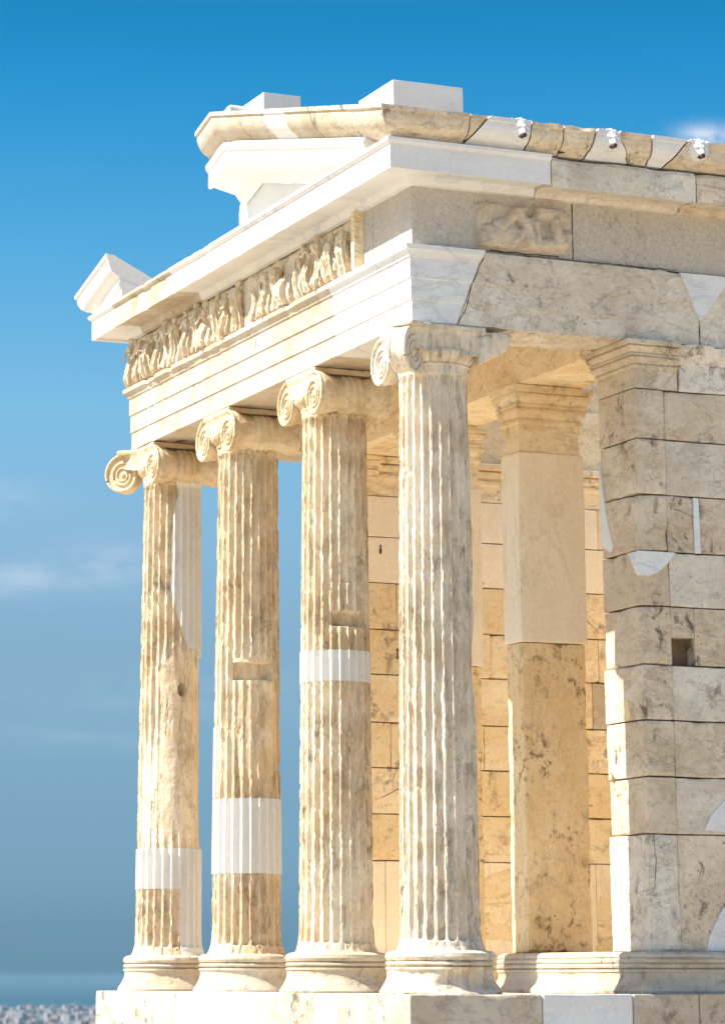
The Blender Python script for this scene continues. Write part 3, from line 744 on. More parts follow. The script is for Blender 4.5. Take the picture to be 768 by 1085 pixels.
def moulded_cap(x0, x1, y0, y1, zb, zt, mat, parent, name, seed=0, proj=.075, sides=(1, 1, 1, 1)):
    """block with stepped mouldings on all sides: plain neck, then ovolo, fillet, ovolo, crown"""
    H = zt-zb; pr = [(0, 0), (0, .42), (.02, .425), (.16, .44), (.20, .47), (.16, .50), (.06, .505), (.10, .52), (.34, .57), (.46, .63), (.44, .655), (.32, .66), (.36, .68), (.50, .685), (.52, .72), (.40, .725), (.44, .74), (.70, .79), (.82, .85), (.80, .875), (.66, .88), (.70, .895), (.96, .90), (1.0, .93), (1.0, 1.0)]
    pr2 = []
    for (a, b), (c, d) in zip(pr, pr[1:]):
        k = max(1, int(math.dist((a*proj, b*H), (c*proj, d*H))/.02))
        for q in range(k): pr2.append((a+(c-a)*q/k, b+(d-b)*q/k))
    pr2.append(pr[-1]); V = []; ring = []
    def per(o):
        xa, xb, ya, yb = x0-o*sides[0], x1+o*sides[1], y0-o*sides[2], y1+o*sides[3]; n1 = 16; n2 = 14; L = []
        for t in np.linspace(0, 1, n1, endpoint=False): L.append((xa+(xb-xa)*t, ya))
        for t in np.linspace(0, 1, n2, endpoint=False): L.append((xb, ya+(yb-ya)*t))
        for t in np.linspace(0, 1, n1, endpoint=False): L.append((xb-(xb-xa)*t, yb))
        for t in np.linspace(0, 1, n2, endpoint=False): L.append((xa, yb-(yb-ya)*t))
        return L
    for (o, z) in pr2:
        for (x, y) in per(o*proj): V.append((x, y, zb+z*H))
    n = 60; m = len(pr2); F = []
    for i in range(m-1):
        for j in range(n): F.append((i*n+j, i*n+(j+1) % n, (i+1)*n+(j+1) % n, (i+1)*n+j))
    F += [tuple(range(n))[::-1], tuple(range((m-1)*n, m*n))]
    V = np.array(V); c = np.array([(x0+x1)/2, (y0+y1)/2, 0])
    ch = np.clip((fbm(V, 9, 4, seed)-.12)*2, 0, 1)*.018+fbm(V, 5, 2, seed+2)*.0015
    d = c-V; d[:, 2] = 0; d /= np.linalg.norm(d, axis=1, keepdims=True); V += d*ch[:, None]
    return link(name, V, F, mat, parent, sharp=35)
moulded_cap(-1.60, AX0, YN-.48, YN, 3.704, 4.002, M['northwarm'], antaN, 'anta_capital', 5, .075, (0, 1, 1, 1))
# orange infill and white repairs on the anta
def plate(name, pts, nrm, th, mat, parent, label=None):
    P = np.array(pts, float); nn = np.array(nrm, float); n = len(P)
    P = P-nn*.02; Q = P+nn*(th+.02); c = Q.mean(0); Q2 = c+(Q-c)*(1-.002/np.linalg.norm(Q-c, axis=1, keepdims=True))
    V = np.concatenate([P, Q-nn*.0015, Q2]); F = [tuple(range(2*n, 3*n))]
    for i in range(n):
        j = (i+1) % n; F += [(i, j, n+j, n+i), (n+i, n+j, 2*n+j, 2*n+i)]
    o = link(name, V, F, mat, parent, smoothf=False, label=label)
    bm = bmesh.new(); bm.from_mesh(o.data); bmesh.ops.recalc_face_normals(bm, faces=bm.faces); bm.to_mesh(o.data); bm.free()
    return o
NX = (1, 0, 0); NY = (0, 1, 0)
def pe(y, z, x=AX0): return (x+.003, y, z)
def pn_(x, z, y=YN): return (x, y+.003, z)
plate('marble_inlay', [pe(YN-.14, 2.668), pe(YN+.004, 2.668), pe(YN+.004, 2.515), pe(YN-.04, 2.53), pe(YN-.10, 2.62)], NX, .004, M['newgrey'], antaN, 'white repair on the front of the wall end')
plate('marble_inlay', [pn_(AX0+.008, 2.669), pn_(AX0-.255, 2.669), pn_(AX0-.20, 2.60), pn_(AX0-.13, 2.54), pn_(AX0-.07, 2.517), pn_(AX0+.008, 2.515)], NY, .004, M['newgrey'], antaN, 'white repair wrapping onto the side of the wall end')
plate('marble_inlay', [pe(-.252, 3.30), pe(-.252, 2.76), pe(-.12, 2.70), pe(-.09, 2.74), pe(-.16, 2.90), pe(-.22, 3.14)], NX, .004, M['new'], antaN, 'pale repair along the inner edge of the wall end')
plate('marble_inlay', [pe(-.13, 1.76), pe(.03, 1.77), pe(.08, 1.65), pe(.0, 1.634), pe(-.13, 1.634)], NX, .004, M['orange'], antaN, 'small orange stone let into the front')
# north wall
def wall(name, y0, y1, xs_by_course, mats, pick, label=None, x_lo=-5.2, vis_lo=-2.2, seed=0, socket=False):
    G = Geo()
    for i, (a, b) in enumerate(zip(CZ+[], CZ[1:]+[])):
        xs = xs_by_course[i]
        for j, (xa, xb) in enumerate(zip(xs, xs[1:])):
            st = .028 if xa > vis_lo else .3
            mi, ti, off, ch = pick(i, j)
            if socket and (i, j) == (4, 0):
                for lo_, hi_ in (((-1.67+.001, y0, 2.142), (xa-g*.5, y1+off, b-g)), ((xb+g*.5, y0, a+g), (-1.671, y1+off, b-g))):
                    mi, ti, off, ch = pick(i, j); V, F = block((lo_[0], lo_[1], lo_[2]), (hi_[0], y1+off, hi_[2]), st, .002, .008, .001, seed+i*13, thr=.1); G.add(V, F, ti, mi)
                continue
            V, F = block((xb+g*.5, y0, a+g), (xa-g*.5, y1+off, b-g), st, .003, ch*1.3, .003, seed+i*13+j, thr=.04); G.add(V, F, ti, mi)
    # dark core so that the joints read as joints
    V, F = block((x_lo+.05, y0+.03, CZ[0]+.01), (xs_by_course[0][0]-.06, y1-(.12 if name == 'cella_wall' and y1 > 0 else .03), CZ[-1]), 1, .002, 0); G.add(V, F, 0, mats.index('crack'))
    return G.link(name, [M[m] for m in mats], temple, sharp=40, label=label)
r_ = random.Random(5)
nx_ = []
starts = [[-2.3, -3.4, -4.3], [-1.95, -2.9, -4.0], [-2.4, -3.3, -4.4], [-2.0, -3.2, -4.1], [-1.9, -2.6, -4.2], [-2.2, -3.0, -4.2], [-1.69, -1.735, -2.6, -3.9], [-2.1, -3.3, -4.3], [-2.4, -3.6, -4.4]]
for s in starts: nx_.append([AX1-.001]+s+[-5.2])
def pickN(i, j):
    if i == 6 and j == 1: return (2, 0, -.003, .0)
    return (0 if (i+j) % 2 else 1, [.1, .5, .3, .2, .6, .4, .5, .1, .4][i], -.007+.002*((i*7+j*3) % 3-1), .02)
# notch in course 4 (the dark beam hole): split the stone round it
wallN = wall('cella_wall', YN-.46, YN-.0, nx_, ['northgrey', 'northwarm', 'newgrey', 'crack'], pickN, 'shaded outer side wall of coursed marble blocks', socket=True)
V, F = block((-2.8, YN-.44, 3.704), (-1.62, YN-.004, 4.002), .05, .003, .02, seed=2); link('wall_crown', V, F, M['northgrey'], temple)
V, F = block((-5.2, YN-.44, 3.704), (-2.81, YN-.004, 4.002), .3, .003, .0, seed=2); link('wall_crown', V, F, M['northgrey'], temple)
# crown mouldings along the wall top
MP = [(0, 3.90), (.008, 3.905), (.012, 3.93), (.028, 3.945), (.030, 3.955), (.034, 3.960), (.05, 4.0), (.054, 4.028), (-.1, 4.028), (-.1, 3.90)]
ring_piece('wall_moulding', MP, nst(-1.535, -2.9, 0, 0), M['northgrey'], 77, .022, thr=.0, inner=.1)
# south wall (its inner face is what the photograph shows)
sx = []
for i in range(9):
    x = -1.3-.001; L = [AX0]; x = AX0-.35-.55*((i*37) % 10)/10
    while x > -5.1: L.append(x); x -= r_.uniform(.55, 1.05)
    L.append(-5.2); sx.append(L)
def x_new(i, j): return (i, j) in ((4, 3), (6, 4))
def pickS(i, j):
    if i == 0: return (1, .0, .0, .004)
    q = (i*5+j*7) % 9
    if x_new(i, j): return (2, .1, .002, .003)
    
    if i >= 7 and q % 2 == 0: return (1, .3, .0, .006)
    return (0, q/9, .003*(q % 3-1), .02)
wallS = wall('cella_wall', YS, YS+.48, sx, ['honey', 'castpale', 'cream', 'crack'], pickS, 'sunless honey coloured inner wall seen between the columns', seed=900, vis_lo=-5.3)
V, F = block((-5.2, YS+.02, 3.704), (AX0, YS+.478, 4.002), .06, .003, .01, seed=22); link('wall_crown', V, F, M['honey'], temple)
for (za, zb_, p) in ((3.83, 3.87, .02), (3.89, 3.94, .035), (3.95, 4.0, .06)):
    V, F = block((-5.2, YS+.40, za), (AX0-.3, YS+.48+p, zb_), .1, .006, .006, seed=int(za*100)); link('wall_moulding', V, F, M['honey'], temple)
moulded_cap(-1.60, AX0, YS, YS+.48, 3.704, 4.002, M['honey'], wallS, 'anta_capital', 6, .07, (0, 1, 1, 1))
# aged triangular pieces kept in the new orthostat
yS = YS+.48
plate('marble_inlay', [(-1.95, yS+.003, .40), (-2.75, yS+.003, .36), (-2.78, yS+.003, .93), (-1.97, yS+.003, .66)], NY, .003, M['honey'], wallS, 'old honey triangle of stone in the pale footing course')
plate('marble_inlay', [(-3.55, yS+.003, .26), (-3.66, yS+.003, .27), (-3.64, yS+.003, .55), (-3.52, yS+.003, .68), (-3.45, yS+.003, .7), (-3.40, yS+.003, .26)], NY, .003, M['honey'], wallS)
# west wall of the cella
G = Geo()
for i, (a, b) in enumerate(zip(CZ, CZ[1:])):
    y = YS+.49; 
    while y < YN-.47:
        w = min(r_.uniform(.6, 1.1), YN-.465-y); V, F = block((-5.2, y, a+g), (-4.8, y+w-g, b-g), .3, .003, .0, seed=i); G.add(V, F, r_.random()*.6); y += w
V, F = block((-5.2, YS+.5, 3.75), (-4.8, YN-.5, 4.002), .3, .003, 0); G.add(V, F)
G.link('cella_wall', M['honey'], temple, label='back wall deep inside the chamber')
# pillars
PD = .475; PW = .235
def pillar(yc, seed, lab_, main=True):
    y0, y1 = yc-PW/2, yc+PW/2; x1 = AX0; x0 = AX0-PD
    V, F = block((x0, y0, .25), (x1, y1, 2.262), .03, .008, .045, .003, seed, thr=-.02)
    o = link('pillar', V, F, M['orange'], temple, sharp=45, label=lab_)
    V, F = block((x0-.012, y0-.010, 2.267), (x1+.012, y1+.012, 3.547), .03, .003, .010, .0015, seed+1, thr=.1); link('pillar_top_half', V, F, M['castpale'], o, label='smooth pale new upper half')
    moulded_cap(x0, x1, y0, y1, 3.55, 4.002, M['honey'], o, 'pillar_capital', seed+2, .07)
    return o
p1 = pillar(-1.505, 400, 'pillar with speckled orange lower half and smooth pale upper half')
p2 = pillar(-3.09, 410, 'pillar almost hidden behind the corner column')
# wall base mouldings (torus over a flaring foot), running round anta and wall
WB = [(0, .0), (.125, .0), (.128, .018), (.112, .035), (.088, .06), (.075, .095), (.075, .125), (.082, .128), (.082, .142), (.068, .144), (.068, .15), (.082, .153), (.086, .164), (.080, .176), (.072, .179), (.082, .184), (.084, .198), (.074, .208), (.07, .211), (.078, .216), (.074, .232), (.05, .246), (0, .249), (-.2, .249), (-.2, 0)]
def foot(name, x0, x1, y0, y1, mat, seed, parent=temple, label=None):
    """moulded foot around a rectangle, all four sides mitred"""
    pr = dens(WB[:-2], .02); n = len(pr); V = []
    cs = [(x1, y0, 1, -1), (x1, y1, 1, 1), (x0, y1, -1, 1), (x0, y0, -1, -1)]; F = []; st = []
    for c in range(4):
        a = cs[c]; b = cs[(c+1) % 4]; L = math.hypot(b[0]-a[0], b[1]-a[1]); k = max(2, int(L/.04)) if L < 2 else 50
        for q in range(k):
            t = q/k; st.append([a[i]+(b[i]-a[i])*t for i in range(2)]+[a[2]+(b[2]-a[2])*t if a[2] == b[2] else None, a[3] if a[3] == b[3] else None, a, b, t])
    for (px, py, sx_, sy_, a, b, t) in st:
        for (o, z) in pr:
            ax_, ay_ = a[0]+a[2]*o, a[1]+a[3]*o; bx_, by_ = b[0]+b[2]*o, b[1]+b[3]*o
            V.append((ax_+(bx_-ax_)*t, ay_+(by_-ay_)*t, z))
    V = np.array(V); m = len(st)
    for i in range(m):
        for j in range(n-1): F.append((i*n+j, ((i+1) % m)*n+j, ((i+1) % m)*n+j+1, i*n+j+1))
    F.append(tuple(i*n+n-1 for i in range(m)))
    c = np.array([(x0+x1)/2, (y0+y1)/2, 0]); d = np.stack([np.clip(V[:, 0], x0+.1, x1-.1), np.clip(V[:, 1], y0+.1, y1-.1), V[:, 2]], -1)-V
    d /= np.linalg.norm(d, axis=1, keepdims=True)
    V += d*(np.clip((fbm(V, 7, 4, seed)-.1)*2, 0, 1)*.02)[:, None]
    return link(name, V, F, mat, parent, sharp=40, label=label)
foot('wall_base', -5.2, AX0, YN-.48, YN, M['cream_n'] if 'cream_n' in M else M['step'], 7, label='moulded foot of the near wall')
foot('wall_base', -5.2, AX0, YS, YS+.48, M['honey'], 8)
foot('pillar_base', AX0-PD, AX0, -1.505-PW/2, -1.505+PW/2, M['cream'], 9, p1)
foot('threshold_base', AX0-PD, AX0-.002, -1.505+PW/2+.085, YN-.48-.088, M['cream'], 12)
foot('pillar_base', AX0-PD, AX0, -3.09-PW/2, -3.09+PW/2, M['honey'], 9, p2)

# ---------------- stylobate and steps
SE_, SN, SS = .40, .43, -5.09
def sty(name, lo, hi, mat, seed, chip=.02, label=None, step=.04):
    V, F = block(lo, hi, step, .006, chip, .002, seed, thr=.02); return link(name, V, F, mat, temple, sharp=40, label=label)
ys_ = [SN, -.62, -.98, -1.42, -2.30, -3.42, SS]
mt_ = ['step', 'new', 'step', 'new', 'step', 'step']
mt_ = ['step', 'newgrey', 'step', 'cream', 'newgrey', 'step']
for i in range(6):
    sty('stylobate_block', (-.45, ys_[i+1]+.003, -.30), (SE_, ys_[i]-.003, -.0), M[mt_[i]], 600+i, .02 if mt_[i] != 'new' else .003)
xs_ = [-.453, -1.05, -1.5, -2.3, -3.6, -5.5]
for i, mt in enumerate(['newgrey', 'step', 'step', 'step', 'step']):
    sty('stylobate_block', (xs_[i+1]+.003, -.35, -.30), (xs_[i]-.003, SN-.001, -.0), M[mt], 620+i, .004 if mt == 'newgrey' else .03)
sty('temple_floor', (-5.5, SS, -.30), (-.456, -.355, -.003), M['floor'], 640, 0, step=.5)
for i, (e, z1) in enumerate(((.30, -.303), (.60, -.603))):
    sty('step_course', (-5.5-e, SS-e, z1-.30), (SE_+e, SN+e, z1), M['step'], 650+i, .02, step=.1)

# porch ceiling beams and slabs
V, F = block((-1.22, YS+.30, 4.516), (-.215, YN-.30, 4.60), .2, .004, 0); ceil = link('porch_ceiling', V, F, M['honey'], temple)
ceil.hide_render = False

# cracks, dirty joints and one painted shadow line on the side
def cracks(name, parent, lst):
    for pts, w, nrm in lst:
        V, F = ribbon(pts, w, nrm); link(name, V, F, M['crack'], parent)
ya = YN+.012
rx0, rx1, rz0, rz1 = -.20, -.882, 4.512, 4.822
cracks('joint_dirt_and_shadow', temple, [([(-.30, YN-.011, rz0-.008), (-.5, YN-.011, rz0-.010), (rx1+.10, YN-.011, rz0-.008)], .008, NY), ([(-.16, YN+.0185, 4.492), (-.6, YN+.006, 4.486), (-1.2, YN+.004, 4.488), (-1.62, YN+.006, 4.49)], .008, NY),([(-.148+slant*(4.01-4.245)-.003, ya-.009, 4.012), (-.12, ya-.004, 4.12), (-.148+slant*.02, ya, 4.265), (-.235, ya+.012, 4.44)], .007, NY),  # first strip paints the shadow line below the carved slab
    ([(-.883, YN-.012, 4.50), (-.885, YN-.012, 4.87)], .008, NY), ([(-1.778, YN+.003, 4.01), (-1.778, YN+.006, 4.18)], .006, NY)])
cracks('wall_crack', wallN, [([(-1.33, YN+.0015, .94), (-1.345, YN+.0015, .80), (-1.33, YN+.0015, .62)], .004, NY), ([(-1.55, YN-.005, 2.95), (-1.70, YN-.005, 2.90)], .003, NY),
    ([(-1.53, YN-.004, 3.99), (-1.66, YN-.004, 3.83)], .004, NY)])
cracks('wall_crack', wallS, [([(-2.2, yS+.004, 3.36), (-2.28, yS+.004, 3.2), (-2.5, yS+.004, 3.06)], .006, NY), ([(-3.2, yS+.004, 3.0), (-3.5, yS+.004, 2.72)], .006, NY), ([(-1.62, yS+.004, 3.25), (-1.62, yS+.004, 3.32)], .02, NY), ([(-1.75, yS+.004, 2.45), (-1.75, yS+.004, 2.53)], .02, NY), ([(-1.6, yS+.004, 1.4), (-1.9, yS+.004, 1.55), (-2.3, yS+.004, 1.5)], .006, NY), ([(-2.9, yS+.004, 1.45), (-3.4, yS+.004, 1.38)], .007, NY)])
plate('marble_inlay', [(-1.64, YN+.010, 4.475), (-2.02, YN+.010, 4.475), (-1.81, YN+.010, 4.20), (-1.775, YN+.010, 4.17)], NY, .010, M['newgrey'], temple, 'white wedge shaped repair in the side architrave')
plate('marble_inlay', [(-1.68, YN-.003, .25), (-1.70, YN-.003, .33), (-1.735, YN-.003, .40), (-1.80, YN-.003, .50), (-1.95, YN-.003, .62), (-2.2, YN-.003, .66), (-2.2, YN-.003, .25)], NY, .004, M['newgrey'], wallN, 'white curved repair low in the side wall')
plate('marble_inlay', [(-1.69, YN-.003, .97), (-1.74, YN-.003, 1.06), (-1.84, YN-.003, 1.15), (-2.0, YN-.003, 1.2), (-2.0, YN-.003, .95)], NY, .004, M['newgrey'], wallN, 'small white repair over the footing course')

# beam hole in the side wall
V, F = block((-1.668, YN-.119, 1.975), (-1.504, YN-.105, 2.141), .02, .002, .004)
link('beam_socket', V, F, M['socket'], wallN, label='dark square socket in the side wall')

# ------------------------------------------------------------------ surroundings
def setting(o): o['kind'] = 'structure'
def plain(name, rgb, rough=.9):
    m = bpy.data.materials.new(name); m.use_nodes = True; b = m.node_tree.nodes['Principled BSDF']; b.inputs['Base Color'].default_value = (*rgb, 1); b.inputs['Roughness'].default_value = rough
    return m
GZ = -.903; PLAIN = -100.0; COAST = 9850.0
YAW = .393858442; DIR = np.array([-math.sin(YAW), -math.cos(YAW)]); CAM = np.array([7.866015369, 16.586998095, .102062729])
radii = [0, 10, 20, 30, 42, 55, 75, 100, 140, 200, 300, 500, 900, 1600, 2800, 4500, 6500, 8500, 9700, 9849, 9870, 10200, 12000, 20000, 60000, 150000]
nth = 96; V = [(0, 0, GZ)]
for r in radii[1:]:
    for i in range(nth):
        a = 2*math.pi*i/nth; x, y = r*math.cos(a), r*math.sin(a)
        z = GZ+(PLAIN-GZ)*float(smooth(38, 330, r))
        if 38 < r < 400: z += float(vnoise(np.array([x, y, 0])*.03, 3))*5*float(smooth(38, 90, r))*(1-float(smooth(300, 400, r)))-1*float(smooth(38, 80, r))
        s = (x-CAM[0])*DIR[0]+(y-CAM[1])*DIR[1]
        if s > COAST: z = PLAIN-6
        V.append((x, y, z))
F = [(0, 1+i, 1+(i+1) % nth) for i in range(nth)]
for k in range(len(radii)-2):
    for i in range(nth): a = 1+k*nth; F.append((a+i, a+nth+i, a+nth+(i+1) % nth, a+(i+1) % nth))
M['ground_far'] = M['ground']
gr = link('ground', V, F, M['ground'], None); setting(gr)
# sea
right = np.array([-math.cos(YAW), math.sin(YAW)])
def P2(s, l, z): p = CAM[:2]+DIR*s+right*l; return (p[0], p[1], z)
sea_m = plain('sea water', (.004, .05, .075), .5); sea_m.node_tree.nodes['Principled BSDF'].inputs['Specular IOR Level'].default_value = .12
nt = sea_m.node_tree; nz_ = nt.nodes.new('ShaderNodeTexNoise'); tcx = nt.nodes.new('ShaderNodeTexCoord'); mp = nt.nodes.new('ShaderNodeMapping'); mp.inputs['Scale'].default_value = (.004, .02, .02)
nt.links.new(tcx.outputs['Object'], mp.inputs[0]); nt.links.new(mp.outputs[0], nz_.inputs['Vector']); bp = nt.nodes.new('ShaderNodeBump'); bp.inputs['Strength'].default_value = .4; bp.inputs['Distance'].default_value = 20
nt.links.new(nz_.outputs['Fac'], bp.inputs['Height']); nt.links.new(bp.outputs[0], nt.nodes['Principled BSDF'].inputs['Normal'])
V = [P2(COAST, -60000, PLAIN-2), P2(COAST, 60000, PLAIN-2), P2(140000, 140000, PLAIN-2), P2(140000, -140000, PLAIN-2)]
sea = link('sea', V, [(0, 1, 2, 3)], sea_m, None, smoothf=False); setting(sea)
if sea.data.polygons[0].normal.z < 0: sea.data.flip_normals()

# distant town
walls = [plain('town white', (.30, .31, .33)), plain('town cream', (.23, .225, .22)), plain('town grey', (.13, .14, .16)), plain('town ochre', (.24, .21, .18))]
glass = plain('town window', (.06, .08, .10), .3); tile = plain('town roof tile', (.22, .15, .12))
def tower(kind):
    r = random.Random(kind); w = r.uniform(9, 20); d = r.uniform(10, 16); h = r.choice([9, 12, 12, 15, 18, 22]); G = Geo()
    def bx(lo, hi, mi):
        x0, y0, z0 = lo; x1, y1, z1 = hi
        v = [(x, y, z) for z in (z0, z1) for y in (y0, y1) for x in (x0, x1)]
        G.add(v, [(0, 2, 3, 1), (4, 5, 7, 6), (0, 1, 5, 4), (2, 6, 7, 3), (0, 4, 6, 2), (1, 3, 7, 5)], 0, mi)
    bx((-w/2, -d/2, 0), (w/2, d/2, h), 0)
    for f in range(1, int(h//3)):
        bx((-w/2+.6, -d/2-1.0, 3*f-.2), (w/2-.6, -d/2-.02, 3*f+.05), 0); bx((-w/2+.6, d/2+.02, 3*f-.2), (w/2-.6, d/2+1.0, 3*f+.05), 0)
    for f in range(int(h//3)):
        for s in (-1, 1):
            for q in range(int(w//3)): x = -w/2+1.2+q*3; bx((x, s*(d/2)-.05, 3*f+.8), (x+1.6, s*(d/2)+.05, 3*f+2.5), 1)
    if kind % 3 == 0:
        v = [(-w/2-.4, -d/2-.4, h), (w/2+.4, -d/2-.4, h), (w/2+.4, d/2+.4, h), (-w/2-.4, d/2+.4, h), (-w/4, 0, h+2.5), (w/4, 0, h+2.5)]
        G.add(v, [(0, 1, 5, 4), (2, 3, 4, 5), (1, 2, 5), (3, 0, 4), (3, 2, 1, 0)], 0, 2)
    else:
        bx((-w/2, -d/2, h), (-w/2+.3, d/2, h+1), 0); bx((-2, -2, h), (2, 2, h+2.6), 0)
    return G
kinds = ['pale', 'cream', 'grey', 'ochre']
protos = []
for k in range(10):
    o = tower(k).link('apartment_block', [walls[[0, 1, 0, 2, 0, 1, 3, 0, 2, 0][k]], glass, tile], None, smoothf=False)
    protos.append(o)
ht = random.Random(9); used = set(); cnt = 0
for row in range(11):
    py = 1072.0+row*1.9; s = 100/((py-1035.1)/3394)
    px = -14+ht.uniform(0, 5)
    while px < 112:
        w = ht.uniform(4.2, 8.5)
        if ht.random() < .80:
            ss = s*(1+ht.uniform(-.02, .02)); l = (px-306)/3284*ss; k = ht.randrange(10)
            o = protos[k] if k not in used else protos[k].copy()
            if k in used: COL.objects.link(o)
            used.add(k); o.location = P2(ss, l, PLAIN+0.0); o.rotation_euler = (0, 0, YAW+ht.uniform(-.5, .5)); f = ht.uniform(.8, 1.25); o.scale = (f, f, f)
            km = kinds[{0: 0, 1: 1, 2: 0, 3: 2, 4: 0, 5: 1, 6: 3, 7: 0, 8: 2, 9: 0}[k]]; hipped = k % 3 == 0
            o['label'] = f'tiny {km} {"tile roofed" if hipped else "flat roofed"} block of flats in the hazy town by the sea'
            o['category'] = 'building'; o['group'] = f'{km} {"tile" if hipped else "flat"} roofed blocks in the distant town'; cnt += 1
        px += w
for k in range(10):
    if k not in used: bpy.data.objects.remove(protos[k])
# greenery between the far blocks: one uncountable mass
G = Geo()
for i in range(420):
    py = ht.uniform(1071.5, 1095); px = ht.uniform(-16, 112); s = 100/((py-1035.1)/3394); c = np.array(P2(s, (px-306)/3284*s, PLAIN+3)); R_ = ht.uniform(4, 8)
    for q in range(7):
        cc = c+np.array([ht.uniform(-1, 1), ht.uniform(-1, 1), ht.uniform(-.2, .7)])*R_; rr = R_*ht.uniform(.4, .7)
        G.add([cc+np.array(v)*rr for v in ((1, 0, 0), (-1, 0, 0), (0, 1, 0), (0, -1, 0), (0, 0, 1.1), (0, 0, -1))], [(0, 2, 4), (2, 1, 4), (1, 3, 4), (3, 0, 4), (2, 0, 5), (1, 2, 5), (3, 1, 5), (0, 3, 5)])
tr = G.link('town_greenery', plain('far foliage', (.05, .075, .045)), None); tr['kind'] = 'stuff'; tr['label'] = 'dark tree cover between the far town blocks'; tr['category'] = 'trees'

# ------------------------------------------------------------------ haze
HAZE = True
if HAZE:
    bm = bmesh.new(); bmesh.ops.create_cube(bm, size=1)
    top = 12.0; bot = PLAIN-8; 
    for v in bm.verts: v.co = Vector((v.co.x*400000, v.co.y*400000, (v.co.z+.5)*(top-bot)+bot))
    me = bpy.data.meshes.new('haze'); bm.to_mesh(me); bm.free(); hz = bpy.data.objects.new('haze', me); COL.objects.link(hz); hz['kind'] = 'stuff'
    m = bpy.data.materials.new('haze'); m.use_nodes = True; nt = m.node_tree; nt.nodes.clear(); out = nt.nodes.new('ShaderNodeOutputMaterial')
    pv = nt.nodes.new('ShaderNodeVolumePrincipled'); pv.inputs['Color'].default_value = (.185, .33, .43, 1); pv.inputs['Density'].default_value = .00006; pv.inputs['Anisotropy'].default_value = .0
    nt.links.new(pv.outputs[0], out.inputs['Volume']); me.materials.append(m)

# ------------------------------------------------------------------ light
SUN_AZ_S = 9.3; SUN_EL = 49.0                   # azimuth: degrees from facade normal (+x) towards south (-y)
sd = Vector((math.cos(SUN_EL*D2R)*math.cos(SUN_AZ_S*D2R), -math.cos(SUN_EL*D2R)*math.sin(SUN_AZ_S*D2R), math.sin(SUN_EL*D2R)))
sl = bpy.data.lights.new('sun', 'SUN'); sl.energy = 4.0; sl.angle = .5*D2R; sl.color = (1, .95, .86)
so = bpy.data.objects.new('sun', sl); COL.objects.link(so); so.rotation_euler = sd.to_track_quat('Z', 'Y').to_euler()
w = bpy.data.worlds.new('World'); scene.world = w; w.use_nodes = True; nt = w.node_tree; N = nt.nodes; L = nt.links
bg = N['Background']; sky = N.new('ShaderNodeTexSky'); sky.sky_type = 'NISHITA'; sky.sun_disc = False
sky.sun_elevation = SUN_EL*D2R; sky.sun_rotation = math.atan2(sd.x, sd.y); sky.altitude = 150; sky.air_density = 1.0; sky.dust_density = 1.2; sky.ozone_density = 1.5
bg.inputs['Strength'].default_value = .10
tc = N.new('ShaderNodeTexCoord'); sp = N.new('ShaderNodeSeparateXYZ'); L.new(tc.outputs['Generated'], sp.inputs[0])
rp = N.new('ShaderNodeValToRGB'); L.new(sp.outputs['Z'], rp.inputs[0])
SKYR = [(0.0, (0.197, 0.4055, 0.6785)), (0.0021, (0.197, 0.4055, 0.6785)), (0.0162, (0.1758, 0.3344, 0.5881)), (0.052, (0.1897, 0.31, 0.4713)), (0.1004, (0.2636, 0.3637, 0.4397)), (0.1432, (0.3521, 0.4682, 0.5198)), (0.1831, (0.3374, 0.5556, 0.6009)), (0.232, (0.1909, 0.524, 0.6189)), (0.2774, (0.0748, 0.447, 0.5873)), (0.2954, (0.0464, 0.4132, 0.5661)), (0.3121, (0.0327, 0.3711, 0.504)), (0.4, (0.516, 0.676, 0.739)), (0.6, (1.0, 1.0, 1.0))]
cr_ = rp.color_ramp
while len(cr_.elements) < len(SKYR): cr_.elements.new(.5)
for e, (p, c) in zip(cr_.elements, SKYR): e.position = p; e.color = (*c, 1)
CLOUDS = [(-.0895, .1268, .016, .0055, .34), (-.060, .1318, .017, .0075, .26), (-.073, .0756, .035, .004, .10), (-.10, .153, .02, .006, .2), (.1377, .2690, .009, .0035, .8), (.1500, .2690, .010, .003, .6), (-.03, .09, .05, .008, .12)]
CLOUDCOL = (3.0, 3.2, 3.7, 1)
mx = N.new('ShaderNodeMix'); mx.data_type = 'RGBA'; mx.blend_type = 'MULTIPLY'; mx.inputs[0].default_value = 1; L.new(sky.outputs[0], mx.inputs[6]); L.new(rp.outputs[0], mx.inputs[7])
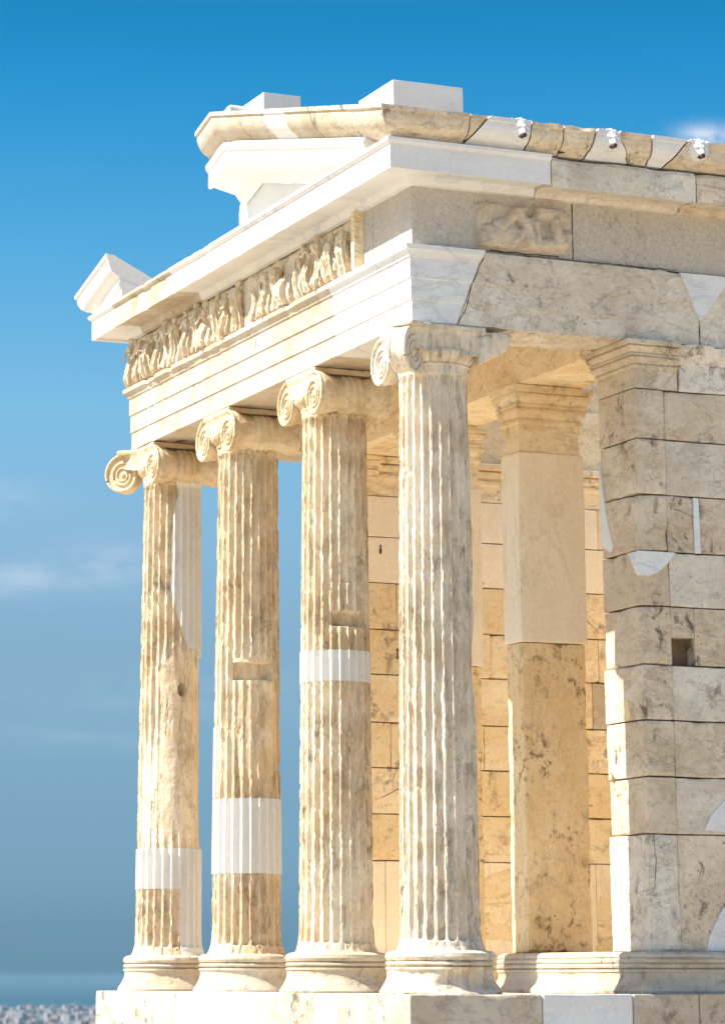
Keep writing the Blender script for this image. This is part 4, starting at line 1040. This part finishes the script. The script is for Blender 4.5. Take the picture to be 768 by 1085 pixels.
# faint clouds low in the sky, placed by direction
def mnode(op, a, b=None, c=None):
    n = N.new('ShaderNodeMath'); n.operation = op
    for i, v in enumerate((a, b, c)):
        if v is None: continue
        if isinstance(v, (int, float)): n.inputs[i].default_value = v
        else: L.new(v, n.inputs[i])
    return n.outputs[0]
lat = mnode('ADD', mnode('MULTIPLY', sp.outputs['X'], -math.cos(YAW)), mnode('MULTIPLY', sp.outputs['Y'], math.sin(YAW)))
front = mnode('LESS_THAN', sp.outputs['Y'], 0.0)
mpc = N.new('ShaderNodeMapping'); mpc.inputs['Scale'].default_value = (60, 60, 130); L.new(tc.outputs['Generated'], mpc.inputs[0])
cn = N.new('ShaderNodeTexNoise'); cn.inputs['Scale'].default_value = 1.0; cn.inputs['Detail'].default_value = 6; cn.inputs['Roughness'].default_value = .6; L.new(mpc.outputs[0], cn.inputs['Vector'])
tot = 0.0
for (l0, z0, w0, h0, amt) in CLOUDS:
    dx = mnode('DIVIDE', mnode('SUBTRACT', lat, l0), w0); dz = mnode('DIVIDE', mnode('SUBTRACT', sp.outputs['Z'], z0), h0)
    d2 = mnode('ADD', mnode('MULTIPLY', dx, dx), mnode('MULTIPLY', dz, dz))
    g_ = mnode('MULTIPLY', mnode('EXPONENT', mnode('MULTIPLY', d2, -1.0)), amt)
    tot = mnode('ADD', tot, g_)
nm = N.new('ShaderNodeMapRange'); nm.inputs['From Min'].default_value = .3; nm.inputs['From Max'].default_value = .6; L.new(cn.outputs['Fac'], nm.inputs['Value'])
cf = mnode('MINIMUM', mnode('MULTIPLY', mnode('MULTIPLY', tot, nm.outputs[0]), front), .8)
cm = N.new('ShaderNodeMix'); cm.data_type = 'RGBA'; L.new(cf, cm.inputs[0]); L.new(mx.outputs[2], cm.inputs[6]); cm.inputs[7].default_value = CLOUDCOL
SKYOUT = cm.outputs[2]
L.new(SKYOUT, bg.inputs['Color'])

# ------------------------------------------------------------------ camera
cam = bpy.data.cameras.new('camera'); co = bpy.data.objects.new('camera', cam); COL.objects.link(co); scene.camera = co
PITCH = .254670598
d = Vector((-math.sin(YAW)*math.cos(PITCH), -math.cos(YAW)*math.cos(PITCH), math.sin(PITCH)))
co.location = tuple(CAM); co.rotation_euler = d.to_track_quat('-Z', 'Y').to_euler()
cam.sensor_fit = 'HORIZONTAL'; cam.sensor_width = 36; cam.lens = 3178.24/768*36; cam.shift_x = (384-305.996)/768; cam.shift_y = (207.712-542.5)/768; cam.clip_start = .5; cam.clip_end = 400000
cam.dof.use_dof = True; cam.dof.focus_distance = 18.5; cam.dof.aperture_fstop = 7
scene.view_settings.view_transform = 'Standard'; scene.view_settings.look = 'None'; scene.view_settings.gamma = 1; scene.view_settings.exposure = 1.4
scene.cycles.max_bounces = 10; scene.cycles.diffuse_bounces = 8; scene.cycles.volume_bounces = 0
